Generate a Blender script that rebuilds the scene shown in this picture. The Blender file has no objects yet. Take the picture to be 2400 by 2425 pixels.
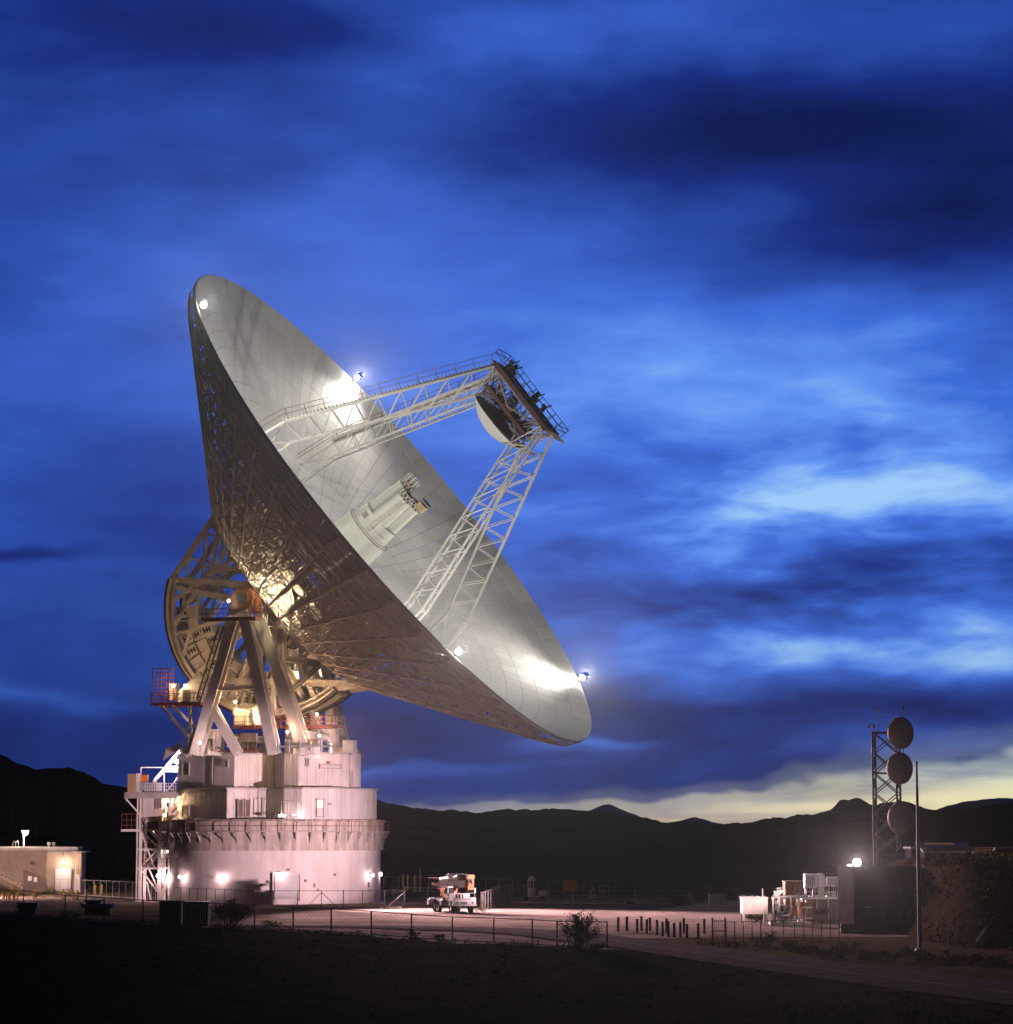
import bpy, math, random
import numpy as np
from mathutils import Vector as V, Matrix

rnd = random.Random(11)
sc = bpy.context.scene
col = sc.collection
RAD = math.radians
SINK = {}

# ------------------------------------------------------------------ camera
CAM_H = 7.8
TILT = math.atan(764.5 / 6276.0)
cd = bpy.data.cameras.new('camera'); cam = bpy.data.objects.new('camera', cd); col.objects.link(cam)
cd.sensor_fit = 'HORIZONTAL'; cd.sensor_width = 36.0; cd.lens = 36.0 * 6276.0 / 2400.0
cd.clip_start = 0.5; cd.clip_end = 40000
cam.location = (0, 0, CAM_H); cam.rotation_euler = (math.pi / 2 + TILT, 0, 0)
sc.camera = cam

# ------------------------------------------------------------------ view
sc.view_settings.view_transform = 'Standard'
sc.view_settings.look = 'None'
sc.view_settings.exposure = 0.0
sc.view_settings.gamma = 1.0
sc.cycles.use_denoising = True
sc.cycles.max_bounces = 5
sc.cycles.diffuse_bounces = 3
sc.cycles.glossy_bounces = 2
sc.cycles.transparent_max_bounces = 8
sc.cycles.sample_clamp_indirect = 4.0

# ------------------------------------------------------------------ dusk sky
SUN_AZ = RAD(16.0)          # the sun has set behind the hills on the right
world = bpy.data.worlds.new('World'); sc.world = world; world.use_nodes = True
wt = world.node_tree; wt.nodes.clear()
def WN(t, **k):
    n = wt.nodes.new(t)
    for a, b in k.items(): setattr(n, a, b)
    return n
def wl(a, b): wt.links.new(a, b)
def wm(op, a, b=None, c=None, clamp=False):
    n = WN('ShaderNodeMath', operation=op); n.use_clamp = clamp
    for i, x in enumerate((a, b, c)):
        if x is None: continue
        if isinstance(x, (int, float)): n.inputs[i].default_value = x
        else: wl(x, n.inputs[i])
    return n.outputs[0]
def wramp(fac, stops, interp='EASE'):
    n = WN('ShaderNodeValToRGB'); n.color_ramp.interpolation = interp
    el = n.color_ramp.elements
    while len(el) < len(stops): el.new(0.5)
    for e_, (p, c) in zip(el, stops):
        e_.position = p; e_.color = (c[0], c[1], c[2], 1) if not isinstance(c, (int, float)) else (c, c, c, 1)
    wl(fac, n.inputs[0]); return n.outputs[0]
def wmix(f, a, b, mode='MIX'):
    n = WN('ShaderNodeMix', data_type='RGBA', blend_type=mode)
    for s, x in ((0, f), (6, a), (7, b)):
        if isinstance(x, (int, float)): n.inputs[s].default_value = x
        elif isinstance(x, tuple): n.inputs[s].default_value = (*x, 1)
        else: wl(x, n.inputs[s])
    return n.outputs[2]
tc = WN('ShaderNodeTexCoord')
sp = WN('ShaderNodeSeparateXYZ'); wl(tc.outputs['Generated'], sp.inputs[0])
dx, dy, dz = sp.outputs
az = wm('MULTIPLY', wm('ARCTAN2', dx, dy), 180 / math.pi)      # degrees, + is right of the view
el = wm('MULTIPLY', wm('ARCSINE', dz), 180 / math.pi)
# cloud deck seen in perspective: plane coordinates
zz = wm('ADD', wm('MAXIMUM', dz, 0.0), 0.085)
pxn = wm('DIVIDE', dx, zz); pyn = wm('DIVIDE', dy, zz)
cv = WN('ShaderNodeCombineXYZ'); wl(pxn, cv.inputs[0]); wl(wm('MULTIPLY', pyn, 0.42), cv.inputs[1])
def wnoise(scale, detail, rough, off=(0, 0, 0), dist=0.0, src=None, stretch=(1, 1, 1), rot=0.0):
    mp = WN('ShaderNodeMapping'); mp.inputs['Location'].default_value = off; mp.inputs['Scale'].default_value = stretch
    mp.inputs['Rotation'].default_value = (0, 0, rot)
    wl(src if src is not None else cv.outputs[0], mp.inputs[0])
    n = WN('ShaderNodeTexNoise'); n.inputs['Scale'].default_value = scale; n.inputs['Detail'].default_value = detail
    n.inputs['Roughness'].default_value = rough; n.inputs['Distortion'].default_value = dist
    wl(mp.outputs[0], n.inputs['Vector']); return n.outputs[0]
av = WN('ShaderNodeCombineXYZ'); wl(az, av.inputs[0]); wl(el, av.inputs[1])
# gentle warp of the angular coordinates so that the banks have torn outlines
wz = wnoise(0.22, 4, 0.55, (3.1, 7.7, 0), 0, av.outputs[0], (0.6, 1.3, 1))
wz2 = wnoise(0.22, 4, 0.55, (13.1, 2.7, 0), 0, av.outputs[0], (0.6, 1.3, 1))
azw = wm('ADD', az, wm('MULTIPLY', wm('SUBTRACT', wz, 0.5), 5.0))
elw = wm('ADD', el, wm('MULTIPLY', wm('SUBTRACT', wz2, 0.5), 2.6))
def bank(a0, e0, sa, se, slope=0.0, amp=1.0):
    x = wm('DIVIDE', wm('SUBTRACT', azw, a0), sa)
    y0 = wm('SUBTRACT', wm('SUBTRACT', elw, e0), wm('MULTIPLY', wm('SUBTRACT', azw, a0), slope))
    y = wm('DIVIDE', y0, se)
    r = wm('ADD', wm('MULTIPLY', x, x), wm('MULTIPLY', y, y))
    return wm('MULTIPLY', wm('EXPONENT', wm('MULTIPLY', r, -1.0)), amp)
def total(L):
    s = L[0]
    for b in L[1:]: s = wm('ADD', s, b)
    return s
n1 = wnoise(0.42, 4, 0.5, (0.3, 1.9, 0), 0.3)
n2 = wnoise(0.30, 7, 0.60, (5.3, 0.2, 0), 0.3, av.outputs[0], (0.55, 1.5, 1), RAD(-6))
base = wramp(wm('DIVIDE', el, 90.0, clamp=True), [(0.0, 0.28), (0.022, 0.29), (0.05, 0.48), (0.105, 0.56), (0.15, 0.43), (0.2, 0.33), (1.0, 0.24)], 'LINEAR')
light = total([bank(5.0, 9.2, 5.5, 2.6, -0.12, 0.22), bank(8.2, 3.95, 6.4, 0.60, 0.02, 0.50), bank(7.6, 6.9, 3.6, 1.0, 0.16, 0.26),
               bank(-3.6, 13.6, 3.0, 2.6, 0.2, 0.14), bank(1.9, 2.0, 1.8, 0.14, 0.06, 0.30), bank(-2.6, 1.35, 2.6, 0.13, 0.05, 0.22),
               bank(-10.5, 2.9, 3.2, 0.22, -0.07, 0.16), bank(1.5, 17.0, 4.0, 1.0, 0.0, 0.12), bank(-9.0, 11.0, 2.5, 3.0, 0.0, 0.06)])
dark = total([bank(5.8, 15.3, 6.4, 1.05, 0.02, 0.40), bank(10.2, 13.3, 4.6, 1.5, 0.0, 0.44), bank(-6.2, 17.3, 3.2, 0.6, 0.0, 0.16),
              bank(4.4, 5.1, 4.4, 0.55, 0.06, 0.34), bank(5.0, 2.5, 9.0, 0.50, 0.02, 0.15), bank(-7.0, 6.2, 4.0, 1.6, 0.1, 0.14),
              bank(-11.0, 6.1, 1.6, 0.16, 0.0, 0.22), bank(-4.0, 2.2, 5.0, 0.9, 0.0, 0.12), bank(-8.0, 8.5, 3.0, 1.6, 0.0, 0.08), bank(2.0, 1.0, 4.5, 0.35, 0.05, 0.10)])
# long-exposure wisps, drawn out towards the upper right
wis = wnoise(0.42, 7, 0.54, (2.2, 4.1, 0), 0.35, av.outputs[0], (0.62, 1.7, 1), RAD(-26))
wis2 = wnoise(0.8, 7, 0.56, (9.2, 1.1, 0), 0.3, av.outputs[0], (0.40, 1.8, 1), RAD(-12))
wmask = wm('ADD', bank(7.0, 5.6, 7.5, 4.0, 0.0, 1.05), 0.18)
wisp = wm('MULTIPLY', wm('ADD', wm('MULTIPLY', wm('SUBTRACT', wis, 0.5), 1.0), wm('MULTIPLY', wm('SUBTRACT', wis2, 0.5), 0.5)), wmask)
leftdim = wramp(wm('DIVIDE', wm('ADD', az, 14.0), 14.0, clamp=True), [(0.0, 0.12), (0.55, 0.06), (1.0, 0.0)], 'LINEAR')
tex = wm('ADD', wm('SUBTRACT', wisp, leftdim), wm('ADD', wm('MULTIPLY', wm('SUBTRACT', n1, 0.5), 0.22), wm('MULTIPLY', wm('SUBTRACT', n2, 0.5), 0.34)))
bri = wm('ADD', wm('SUBTRACT', wm('ADD', base, light), dark), tex, clamp=True)
skycol = wramp(bri, [(0.0, (.004, .011, .085)), (0.22, (.008, .026, .205)), (0.42, (.022, .074, .40)), (0.60, (.046, .150, .68)),
                     (0.78, (.125, .30, .88)), (1.0, (.34, .60, .94))], 'LINEAR')
# low sky is greyer than the height of the dome
lowf = wramp(wm('DIVIDE', el, 10.0, clamp=True), [(0.0, 1.0), (0.28, 0.75), (0.62, 0.0)], 'LINEAR')
greyc = wmix(0.5, skycol, wmix(1.0, (0.062, 0.165, 0.46), bri, 'MULTIPLY'))
skyc2 = wmix(wm('MULTIPLY', lowf, 0.62), skycol, greyc)
# afterglow on the horizon, strongest where the sun went down, cut by cloud bars
gaz = wramp(wm('DIVIDE', wm('ADD', azw, 20.0), 60.0, clamp=True), [(0.0, 0.02), (0.26, 0.10), (0.36, 0.62), (0.48, 0.95), (0.60, 1.0), (0.80, 0.7), (1.0, 0.2)], 'LINEAR')
gtop = wramp(wm('DIVIDE', wm('ADD', azw, 20.0), 60.0, clamp=True), [(0.0, 0.10), (0.33, 0.18), (0.42, 0.32), (0.47, 0.58), (0.52, 0.80), (0.7, 0.78), (1.0, 0.3)], 'LINEAR')
ge = wm('DIVIDE', elw, wm('ADD', 0.35, wm('MULTIPLY', gtop, 1.55)))
gel = wramp(wm('MULTIPLY', ge, 0.5, clamp=True), [(0.0, 1.0), (0.30, 0.95), (0.52, 0.55), (0.62, 0.12), (0.80, 0.0)], 'EASE')
bars = wramp(wnoise(0.55, 5, 0.55, (8.0, 0.4, 0), 0.4, av.outputs[0], (0.28, 2.6, 1)), [(0.50, 1.0), (0.66, 0.62)], 'EASE')
glow = wm('MULTIPLY', wm('MULTIPLY', gaz, gel), bars)
glowc = wramp(wm('DIVIDE', el, 2.6, clamp=True), [(0.0, (0.92, 0.66, 0.30)), (0.28, (0.90, 0.82, 0.48)), (0.60, (0.70, 0.80, 0.64)), (1.0, (0.40, 0.58, 0.72))], 'EASE')
skyc3 = wmix(glow, skyc2, glowc)
# physical twilight sky adds its faint share of warm light along the horizon
nis = WN('ShaderNodeTexSky', sky_type='NISHITA'); nis.sun_disc = False
nis.sun_elevation = RAD(-4.0); nis.sun_rotation = SUN_AZ
skyc4 = wmix(0.012, skyc3, nis.outputs[0], 'ADD')
# the dome dims away from the sunset, towards the night in the east
dv = WN('ShaderNodeVectorMath', operation='DOT_PRODUCT'); wl(tc.outputs['Generated'], dv.inputs[0])
dv.inputs[1].default_value = (math.sin(SUN_AZ), math.cos(SUN_AZ), 0)
fall = wramp(wm('ADD', wm('MULTIPLY', dv.outputs['Value'], 0.5), 0.5), [(0.0, 0.03), (0.35, 0.045), (0.5, 0.075), (0.70, 0.24), (0.90, 0.92), (0.94, 1.0)], 'LINEAR')
skyc5 = wmix(1.0, skyc4, fall, 'MULTIPLY')
bg = WN('ShaderNodeBackground'); bg.inputs[1].default_value = 1.0; wl(skyc5, bg.inputs[0])
wo = WN('ShaderNodeOutputWorld'); wl(bg.outputs[0], wo.inputs[0])
world.cycles.sampling_method = 'MANUAL'; world.cycles.sample_map_resolution = 1024

# last light of the set sun, soft and very weak, from the glow on the right
sd = bpy.data.lights.new('sun', 'SUN'); sd.energy = 0.03; sd.angle = RAD(12); sd.color = (1.0, 0.78, 0.62)
so = bpy.data.objects.new('sun', sd); col.objects.link(so)
so.rotation_euler = V((-math.sin(SUN_AZ), -math.cos(SUN_AZ), -0.05)).to_track_quat('-Z', 'Y').to_euler()

# ------------------------------------------------------------------ projection helpers (survey of the place)
CT, ST = math.cos(TILT), math.sin(TILT); FP = 6276.0
def at(x, y, Y):
    """world point at depth Y on the sight line of picture point (x, y), 2400 px wide picture"""
    a = (x - 1200) / FP; b = (1212.5 - y) / FP
    d = V((a, CT - b * ST, ST + b * CT)); return V((0, 0, CAM_H)) + d * (Y / d.y)
def gnd(x, y, z=0.0):
    a = (x - 1200) / FP; b = (1212.5 - y) / FP
    d = V((a, CT - b * ST, ST + b * CT)); return V((0, 0, CAM_H)) + d * ((z - CAM_H) / d.z)
def xw(x, Y, Z): return (x - 1200) / FP * (Y * CT + (Z - CAM_H) * ST)
def proj(p):
    d = V(p) - V((0, 0, CAM_H)); dep = d.y * CT + d.z * ST
    return 1200 + FP * d.x / dep, 1212.5 - FP * (-d.y * ST + d.z * CT) / dep

# ------------------------------------------------------------------ materials
MATS = {}
def mat(name, c, rough=0.6, metal=0.0, var=0.12, scale=0.6, streak=0.0, bump=0.0, bscale=8.0, spec=0.4, c2=None, dirt=None, dscale=0.35, damt=0.0):
    m = bpy.data.materials.new(name); m.use_nodes = True; nt = m.node_tree; b = nt.nodes['Principled BSDF']
    N = nt.nodes.new; L = nt.links.new
    g = N('ShaderNodeNewGeometry')
    def noise(sc_, det, st=(1, 1, 1), rg=0.6):
        mp = N('ShaderNodeMapping'); mp.inputs['Scale'].default_value = st; L(g.outputs['Position'], mp.inputs[0])
        n = N('ShaderNodeTexNoise'); n.inputs['Scale'].default_value = sc_; n.inputs['Detail'].default_value = det; n.inputs['Roughness'].default_value = rg
        L(mp.outputs[0], n.inputs['Vector']); return n.outputs[0]
    def ramp(f, stops):
        r = N('ShaderNodeValToRGB'); e = r.color_ramp.elements
        while len(e) < len(stops): e.new(0.5)
        for q, (p, cc) in zip(e, stops): q.position = p; q.color = (*cc, 1)
        L(f, r.inputs[0]); return r.outputs[0]
    def mix(f, a_, b_, mode='MIX'):
        n = N('ShaderNodeMix'); n.data_type = 'RGBA'; n.blend_type = mode
        for s, x in ((0, f), (6, a_), (7, b_)):
            if isinstance(x, (int, float)): n.inputs[s].default_value = x
            elif isinstance(x, tuple): n.inputs[s].default_value = (*x, 1)
            else: L(x, n.inputs[s])
        return n.outputs[2]
    c2 = c2 or tuple(max(0, k * (1 - 2 * var)) for k in c)
    hi = tuple(min(1, k * (1 + 0.5 * var)) for k in c)
    out = ramp(noise(scale, 6), [(0.3, c2), (0.52, c), (0.72, hi)])
    if streak > 0:
        s = ramp(noise(1.6, 5, (1, 1, 0.09)), [(0.42, (0, 0, 0)), (0.68, (1, 1, 1))])
        dm = N('ShaderNodeMath'); dm.operation = 'MULTIPLY'; L(s, dm.inputs[0]); dm.inputs[1].default_value = streak
        out = mix(dm.outputs[0], out, dirt or tuple(k * 0.45 for k in c))
    if damt > 0:
        s = ramp(noise(dscale, 7, (1, 1, 1), 0.7), [(0.52, (0, 0, 0)), (0.70, (1, 1, 1))])
        dm = N('ShaderNodeMath'); dm.operation = 'MULTIPLY'; L(s, dm.inputs[0]); dm.inputs[1].default_value = damt
        out = mix(dm.outputs[0], out, dirt or tuple(k * 0.45 for k in c))
    L(out, b.inputs['Base Color'])
    b.inputs['Roughness'].default_value = rough; b.inputs['Metallic'].default_value = metal
    b.inputs['Specular IOR Level'].default_value = spec
    if bump > 0:
        bp = N('ShaderNodeBump'); bp.inputs['Strength'].default_value = bump; bp.inputs['Distance'].default_value = 0.05
        L(noise(bscale, 8), bp.inputs['Height']); L(bp.outputs[0], b.inputs['Normal'])
    MATS[name] = m; return m
def emit(name, c, s):
    m = bpy.data.materials.new(name); m.use_nodes = True; nt = m.node_tree; nt.nodes.clear()
    e = nt.nodes.new('ShaderNodeEmission'); e.inputs[0].default_value = (*c, 1); e.inputs[1].default_value = s
    o = nt.nodes.new('ShaderNodeOutputMaterial'); nt.links.new(e.outputs[0], o.inputs[0]); MATS[name] = m; return m

mat('dish_white', (0.60, 0.58, 0.56), 0.95, spec=0.02, var=0.07, scale=0.10, damt=0.16, dirt=(0.42, 0.40, 0.38), dscale=0.05)
mat('steel_white', (0.60, 0.57, 0.53), 0.5, var=0.10, scale=0.5, damt=0.25, dirt=(0.36, 0.27, 0.2), dscale=0.5)
mat('steel_back', (0.58, 0.51, 0.465), 0.95, spec=0.03, var=0.15, scale=0.4, damt=0.3, dirt=(0.22, 0.14, 0.10))
mat('cone_white', (0.52, 0.52, 0.46), 0.5, var=0.05, damt=0.2, dscale=0.6)
mat('apex_grey', (0.30, 0.27, 0.26), 0.55, var=0.15)
mat('dark_steel', (0.06, 0.055, 0.055), 0.55, var=0.2)
mat('red_paint', (0.17, 0.05, 0.035), 0.55, var=0.2, damt=0.3)
mat('rust', (0.17, 0.065, 0.03), 0.75, var=0.3, scale=1.5, damt=0.5, dirt=(0.06, 0.03, 0.02))
mat('concrete', (0.55, 0.49, 0.49), 0.8, var=0.08, scale=0.25, streak=0.4, bump=0.15, dirt=(0.36, 0.29, 0.27), damt=0.2, dscale=0.2)
mat('concrete_band', (0.46, 0.40, 0.37), 0.85, var=0.12, scale=0.6, streak=0.75, bump=0.25, dirt=(0.15, 0.11, 0.09), damt=0.35)
mat('siding', (0.50, 0.47, 0.47), 0.55, var=0.10, scale=0.3, streak=0.6, damt=0.25, dirt=(0.33, 0.27, 0.25))
mat('siding_trim', (0.30, 0.27, 0.26), 0.6, var=0.15)
mat('tan_siding', (0.46, 0.36, 0.27), 0.6, var=0.08, streak=0.2)
mat('door_grey', (0.36, 0.34, 0.35), 0.5, var=0.08)
mat('door_brown', (0.10, 0.065, 0.045), 0.6)
mat('louver', (0.16, 0.13, 0.12), 0.6)
mat('galv', (0.42, 0.41, 0.42), 0.45, metal=0.3, var=0.12)
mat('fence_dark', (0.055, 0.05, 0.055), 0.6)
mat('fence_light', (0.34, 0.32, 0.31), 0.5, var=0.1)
mat('yellow_paint', (0.55, 0.36, 0.05), 0.55, var=0.15)
mat('orange_paint', (0.52, 0.15, 0.03), 0.55, var=0.12, streak=0.2)
mat('white_paint', (0.66, 0.64, 0.62), 0.45, var=0.06, streak=0.25)
mat('tan_paint', (0.34, 0.24, 0.13), 0.6, var=0.1)
mat('grey_blue', (0.30, 0.30, 0.36), 0.55, var=0.1)
mat('navy_box', (0.05, 0.05, 0.10), 0.5)
mat('rubber', (0.02, 0.02, 0.02), 0.8)
mat('glass', (0.02, 0.025, 0.03), 0.08, var=0.02, spec=0.6)
mat('asphalt', (0.085, 0.072, 0.07), 0.85, var=0.2, scale=0.8, bump=0.2, bscale=20, spec=0.0)
mat('road_line', (0.22, 0.20, 0.17), 0.8, spec=0.0)
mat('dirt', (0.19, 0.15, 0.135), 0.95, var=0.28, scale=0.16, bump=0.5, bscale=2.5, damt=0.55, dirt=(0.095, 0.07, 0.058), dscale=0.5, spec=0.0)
mat('shaded_soil', (0.021, 0.018, 0.015), 0.95, var=0.3, scale=0.4, bump=0.6, bscale=2.0, spec=0.0)  # the unlit look of the near slope is put into this soil colour
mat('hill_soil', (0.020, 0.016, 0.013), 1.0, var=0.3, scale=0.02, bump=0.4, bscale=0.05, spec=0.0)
mat('plain_soil', (0.13, 0.09, 0.06), 1.0, var=0.3, scale=0.1, bump=0.5, bscale=1.0, spec=0.0)
mat('verge_soil', (0.075, 0.052, 0.033), 0.95, var=0.3, scale=0.5, bump=0.6, bscale=2.0, spec=0.0)
mat('leg_paint', (0.54, 0.52, 0.49), 0.7, var=0.08, spec=0.1)
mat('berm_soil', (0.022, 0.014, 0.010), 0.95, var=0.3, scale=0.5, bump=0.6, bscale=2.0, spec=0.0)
mat('hazed_rock', (0.12, 0.10, 0.13), 1.0, var=0.15, scale=0.002, spec=0.0)  # blue-violet of distant haze mixed into the rock colour
mat('leaf_dark', (0.035, 0.045, 0.018), 0.7, var=0.3, scale=2, spec=0.0)
mat('leaf_olive', (0.11, 0.10, 0.035), 0.8, var=0.3, scale=2, spec=0.0)
mat('apex_red', (0.10, 0.035, 0.03), 0.6)
mat('shed_roof', (0.09, 0.09, 0.12), 0.7, spec=0.1)
mat('dish_grey', (0.26, 0.22, 0.20), 0.6, spec=0.1)
mat('wood', (0.10, 0.07, 0.05), 0.85, var=0.2, spec=0.0)
mat('brown_panel', (0.12, 0.055, 0.02), 0.7)
mat('bunker', (0.022, 0.019, 0.021), 0.85, var=0.2, streak=0.3, spec=0.0)
mat('blue_metal', (0.12, 0.13, 0.24), 0.5)
emit('lamp_white', (1.0, 1.0, 0.95), 60)
emit('lamp_pink', (1.0, 0.80, 0.72), 30)
emit('lamp_warm', (1.0, 0.80, 0.50), 30)
emit('window_lit', (1.0, 0.86, 0.60), 1.6)

# panels left the shop in slightly different shades
_nt = MATS['dish_white'].node_tree; _b = _nt.nodes['Principled BSDF']; _src = _b.inputs['Base Color'].links[0].from_socket
_oi = _nt.nodes.new('ShaderNodeObjectInfo'); _mr = _nt.nodes.new('ShaderNodeMapRange'); _mr.inputs['To Min'].default_value = 0.90; _mr.inputs['To Max'].default_value = 1.05
_mx = _nt.nodes.new('ShaderNodeMix'); _mx.data_type = 'RGBA'; _mx.blend_type = 'MULTIPLY'; _mx.inputs[0].default_value = 1.0
_nt.links.new(_oi.outputs['Random'], _mr.inputs['Value']); _nt.links.new(_src, _mx.inputs[6]); _nt.links.new(_mr.outputs[0], _mx.inputs[7]); _nt.links.new(_mx.outputs[2], _b.inputs['Base Color'])

# ------------------------------------------------------------------ mesh builder
WM = {}
ID = Matrix.Identity(4)
class MB:
    def __init__(s): s.v = []; s.f = []
    def add(s, vs, fs):
        o = len(s.v); s.v += [tuple(p) for p in vs]; s.f += [tuple(i + o for i in q) for q in fs]
    def box(s, c, d, rz=0.0, M=None):
        x, y, z = d[0] / 2, d[1] / 2, d[2] / 2
        P = [V((a * x, b * y, e * z)) for e in (-1, 1) for a, b in ((-1, -1), (1, -1), (1, 1), (-1, 1))]
        if rz: P = [Matrix.Rotation(rz, 3, 'Z') @ p for p in P]
        P = [p + V(c) for p in P]
        if M is not None: P = [M @ p for p in P]
        s.add(P, [(3, 2, 1, 0), (4, 5, 6, 7), (0, 1, 5, 4), (1, 2, 6, 5), (2, 3, 7, 6), (3, 0, 4, 7)])
        return s
    def beam(s, p, q, w, h=None, up=None):
        p, q = V(p), V(q); h = w if h is None else h; d = (q - p)
        if d.length < 1e-6: return s
        d.normalize(); up = V(up) if up is not None else (V((0, 0, 1)) if abs(d.z) < 0.95 else V((0, 1, 0)))
        x = d.cross(up)
        if x.length < 1e-4: x = d.cross(V((1, 0, 0)))
        x.normalize(); y = x.cross(d)
        P = [a + x * (i * w / 2) + y * (j * h / 2) for a in (p, q) for i, j in ((-1, -1), (1, -1), (1, 1), (-1, 1))]
        s.add(P, [(3, 2, 1, 0), (4, 5, 6, 7), (0, 1, 5, 4), (1, 2, 6, 5), (2, 3, 7, 6), (3, 0, 4, 7)]); return s
    def hbeam(s, p, q, w, h, t=0.12, up=None):
        """wide-flange section: two flanges of width w, h apart, and a web"""
        p, q = V(p), V(q); d = (q - p).normalized(); up = V(up)
        x = d.cross(up).normalized(); y = x.cross(d)
        for k in (-1, 1): s.beam(p + y * (k * (h - t) / 2), q + y * (k * (h - t) / 2), w, t, up)
        s.beam(p, q, t * 1.5, h - 2 * t, up); return s
    def tube(s, p, q, r, n=6, r2=None, cap=True):
        p, q = V(p), V(q); r2 = r if r2 is None else r2; d = (q - p)
        if d.length < 1e-6: return s
        d.normalize(); x = d.cross(V((0, 0, 1)) if abs(d.z) < 0.95 else V((0, 1, 0))).normalized(); y = d.cross(x)
        P = []
        for a, rr in ((p, r), (q, r2)):
            for k in range(n):
                t = 2 * math.pi * k / n; P.append(a + x * (rr * math.cos(t)) + y * (rr * math.sin(t)))
        F = [(k, (k + 1) % n, n + (k + 1) % n, n + k) for k in range(n)]
        if cap: F += [tuple(range(n - 1, -1, -1)), tuple(range(n, 2 * n))]
        s.add(P, F); return s
    def path(s, pts, r, n=5):
        for a, b in zip(pts[:-1], pts[1:]): s.tube(a, b, r, n)
        return s
    def prism(s, poly, z0, z1, cap=True):
        n = len(poly); P = [V((x, y, z0)) for x, y in poly] + [V((x, y, z1)) for x, y in poly]
        F = [(k, (k + 1) % n, n + (k + 1) % n, n + k) for k in range(n)]
        if cap: F += [tuple(range(n - 1, -1, -1)), tuple(range(n, 2 * n))]
        s.add(P, F); return s
    def lathe(s, prof, n, M=None, closed=False, a0=0.0, a1=2 * math.pi):
        full = abs(a1 - a0 - 2 * math.pi) < 1e-6; m = n if full else n + 1
        P = []
        for k in range(m):
            t = a0 + (a1 - a0) * k / n
            for r, z in prof:
                p = V((r * math.cos(t), r * math.sin(t), z)); P.append(M @ p if M is not None else p)
        L = len(prof); F = []
        for k in range(n):
            k2 = (k + 1) % m
            for j in range(L if closed else L - 1):
                j2 = (j + 1) % L
                F.append((k * L + j, k2 * L + j, k2 * L + j2, k * L + j2))
        s.add(P, F); return s
    def ball(s, c, r, n=8, m=5, sx=1, sy=1, sz=1):
        prof = [(r * math.sin(math.pi * j / m), -r * math.cos(math.pi * j / m)) for j in range(m + 1)]
        prof[0] = (0.001 * r, -r); prof[-1] = (0.001 * r, r)
        return s.lathe(prof, n, Matrix.Translation(V(c)) @ Matrix.Diagonal((sx, sy, sz, 1)))
    def mesh(s, name, m, smooth=False):
        me = bpy.data.meshes.new(name); me.from_pydata(s.v, [], s.f); me.update()
        if m: me.materials.append(MATS[m] if isinstance(m, str) else m)
        if smooth: me.polygons.foreach_set('use_smooth', [True] * len(me.polygons))
        return me
    def build(s, name, m, parent=None, smooth=False, local=False, kind=None, label=None):
        if parent is not None and not local:
            W = WM.get(parent.name, ID)
            if W != ID:
                I = W.inverted(); s.v = [tuple(I @ V(p)) for p in s.v]
        o = bpy.data.objects.new(name, s.mesh(name, m, smooth)); col.objects.link(o)
        if parent is not None: o.parent = parent; WM[o.name] = WM.get(parent.name, ID)
        if kind: o['kind'] = kind
        if label: o['label'] = label
        return o
def tag(o, label, cat=None, group=None, kind=None):
    if label: o['label'] = label
    if cat: o['category'] = cat
    if group: o['group'] = group
    if kind: o['kind'] = kind
    return o
def thing(name, label, cat, loc=(0, 0, 0), rz=0.0, group=None, M=None):
    o = bpy.data.objects.new(name, None); col.objects.link(o); o.empty_display_size = 0.5
    M = M if M is not None else Matrix.Translation(V(loc)) @ Matrix.Rotation(rz, 4, 'Z')
    o.matrix_world = M; WM[o.name] = M; return tag(o, label, cat, group)
def struct(name, mb, m, smooth=False): return tag(mb.build(name, m, None, smooth), None, kind='structure')
def dup(root, loc, rz=0.0, label=None, group=None):
    M = Matrix.Translation(V(loc)) @ Matrix.Rotation(rz, 4, 'Z')
    r = root.copy(); col.objects.link(r); r.matrix_world = M; WM[r.name] = M
    if label: r['label'] = label
    if group: r['group'] = group
    for ch in list(root.children):
        c = ch.copy(); col.objects.link(c); c.parent = r
        for g_ in ch.children:
            d = g_.copy(); col.objects.link(d); d.parent = c
    return r
def lamp(kind, p, energy, c, parent=None, aim=None, angle=120, blend=0.6, radius=0.15):
    l = bpy.data.lights.new('lamp_light', kind); l.energy = energy; l.color = c; l.shadow_soft_size = radius
    o = bpy.data.objects.new('lamp_light', l); col.objects.link(o)
    M = Matrix.Translation(V(p))
    if aim is not None: M = M @ (V(aim) - V(p)).to_track_quat('-Z', 'Y').to_matrix().to_4x4()
    if kind == 'SPOT': l.spot_size = RAD(angle); l.spot_blend = blend
    if parent is not None:
        o.parent = parent; o.matrix_local = WM.get(parent.name, ID).inverted() @ M
    else: o.matrix_world = M
    return o
PINK = (1.0, 0.65, 0.68); WARM = (1.0, 0.60, 0.31); COOL = (1.0, 0.96, 0.87)
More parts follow.
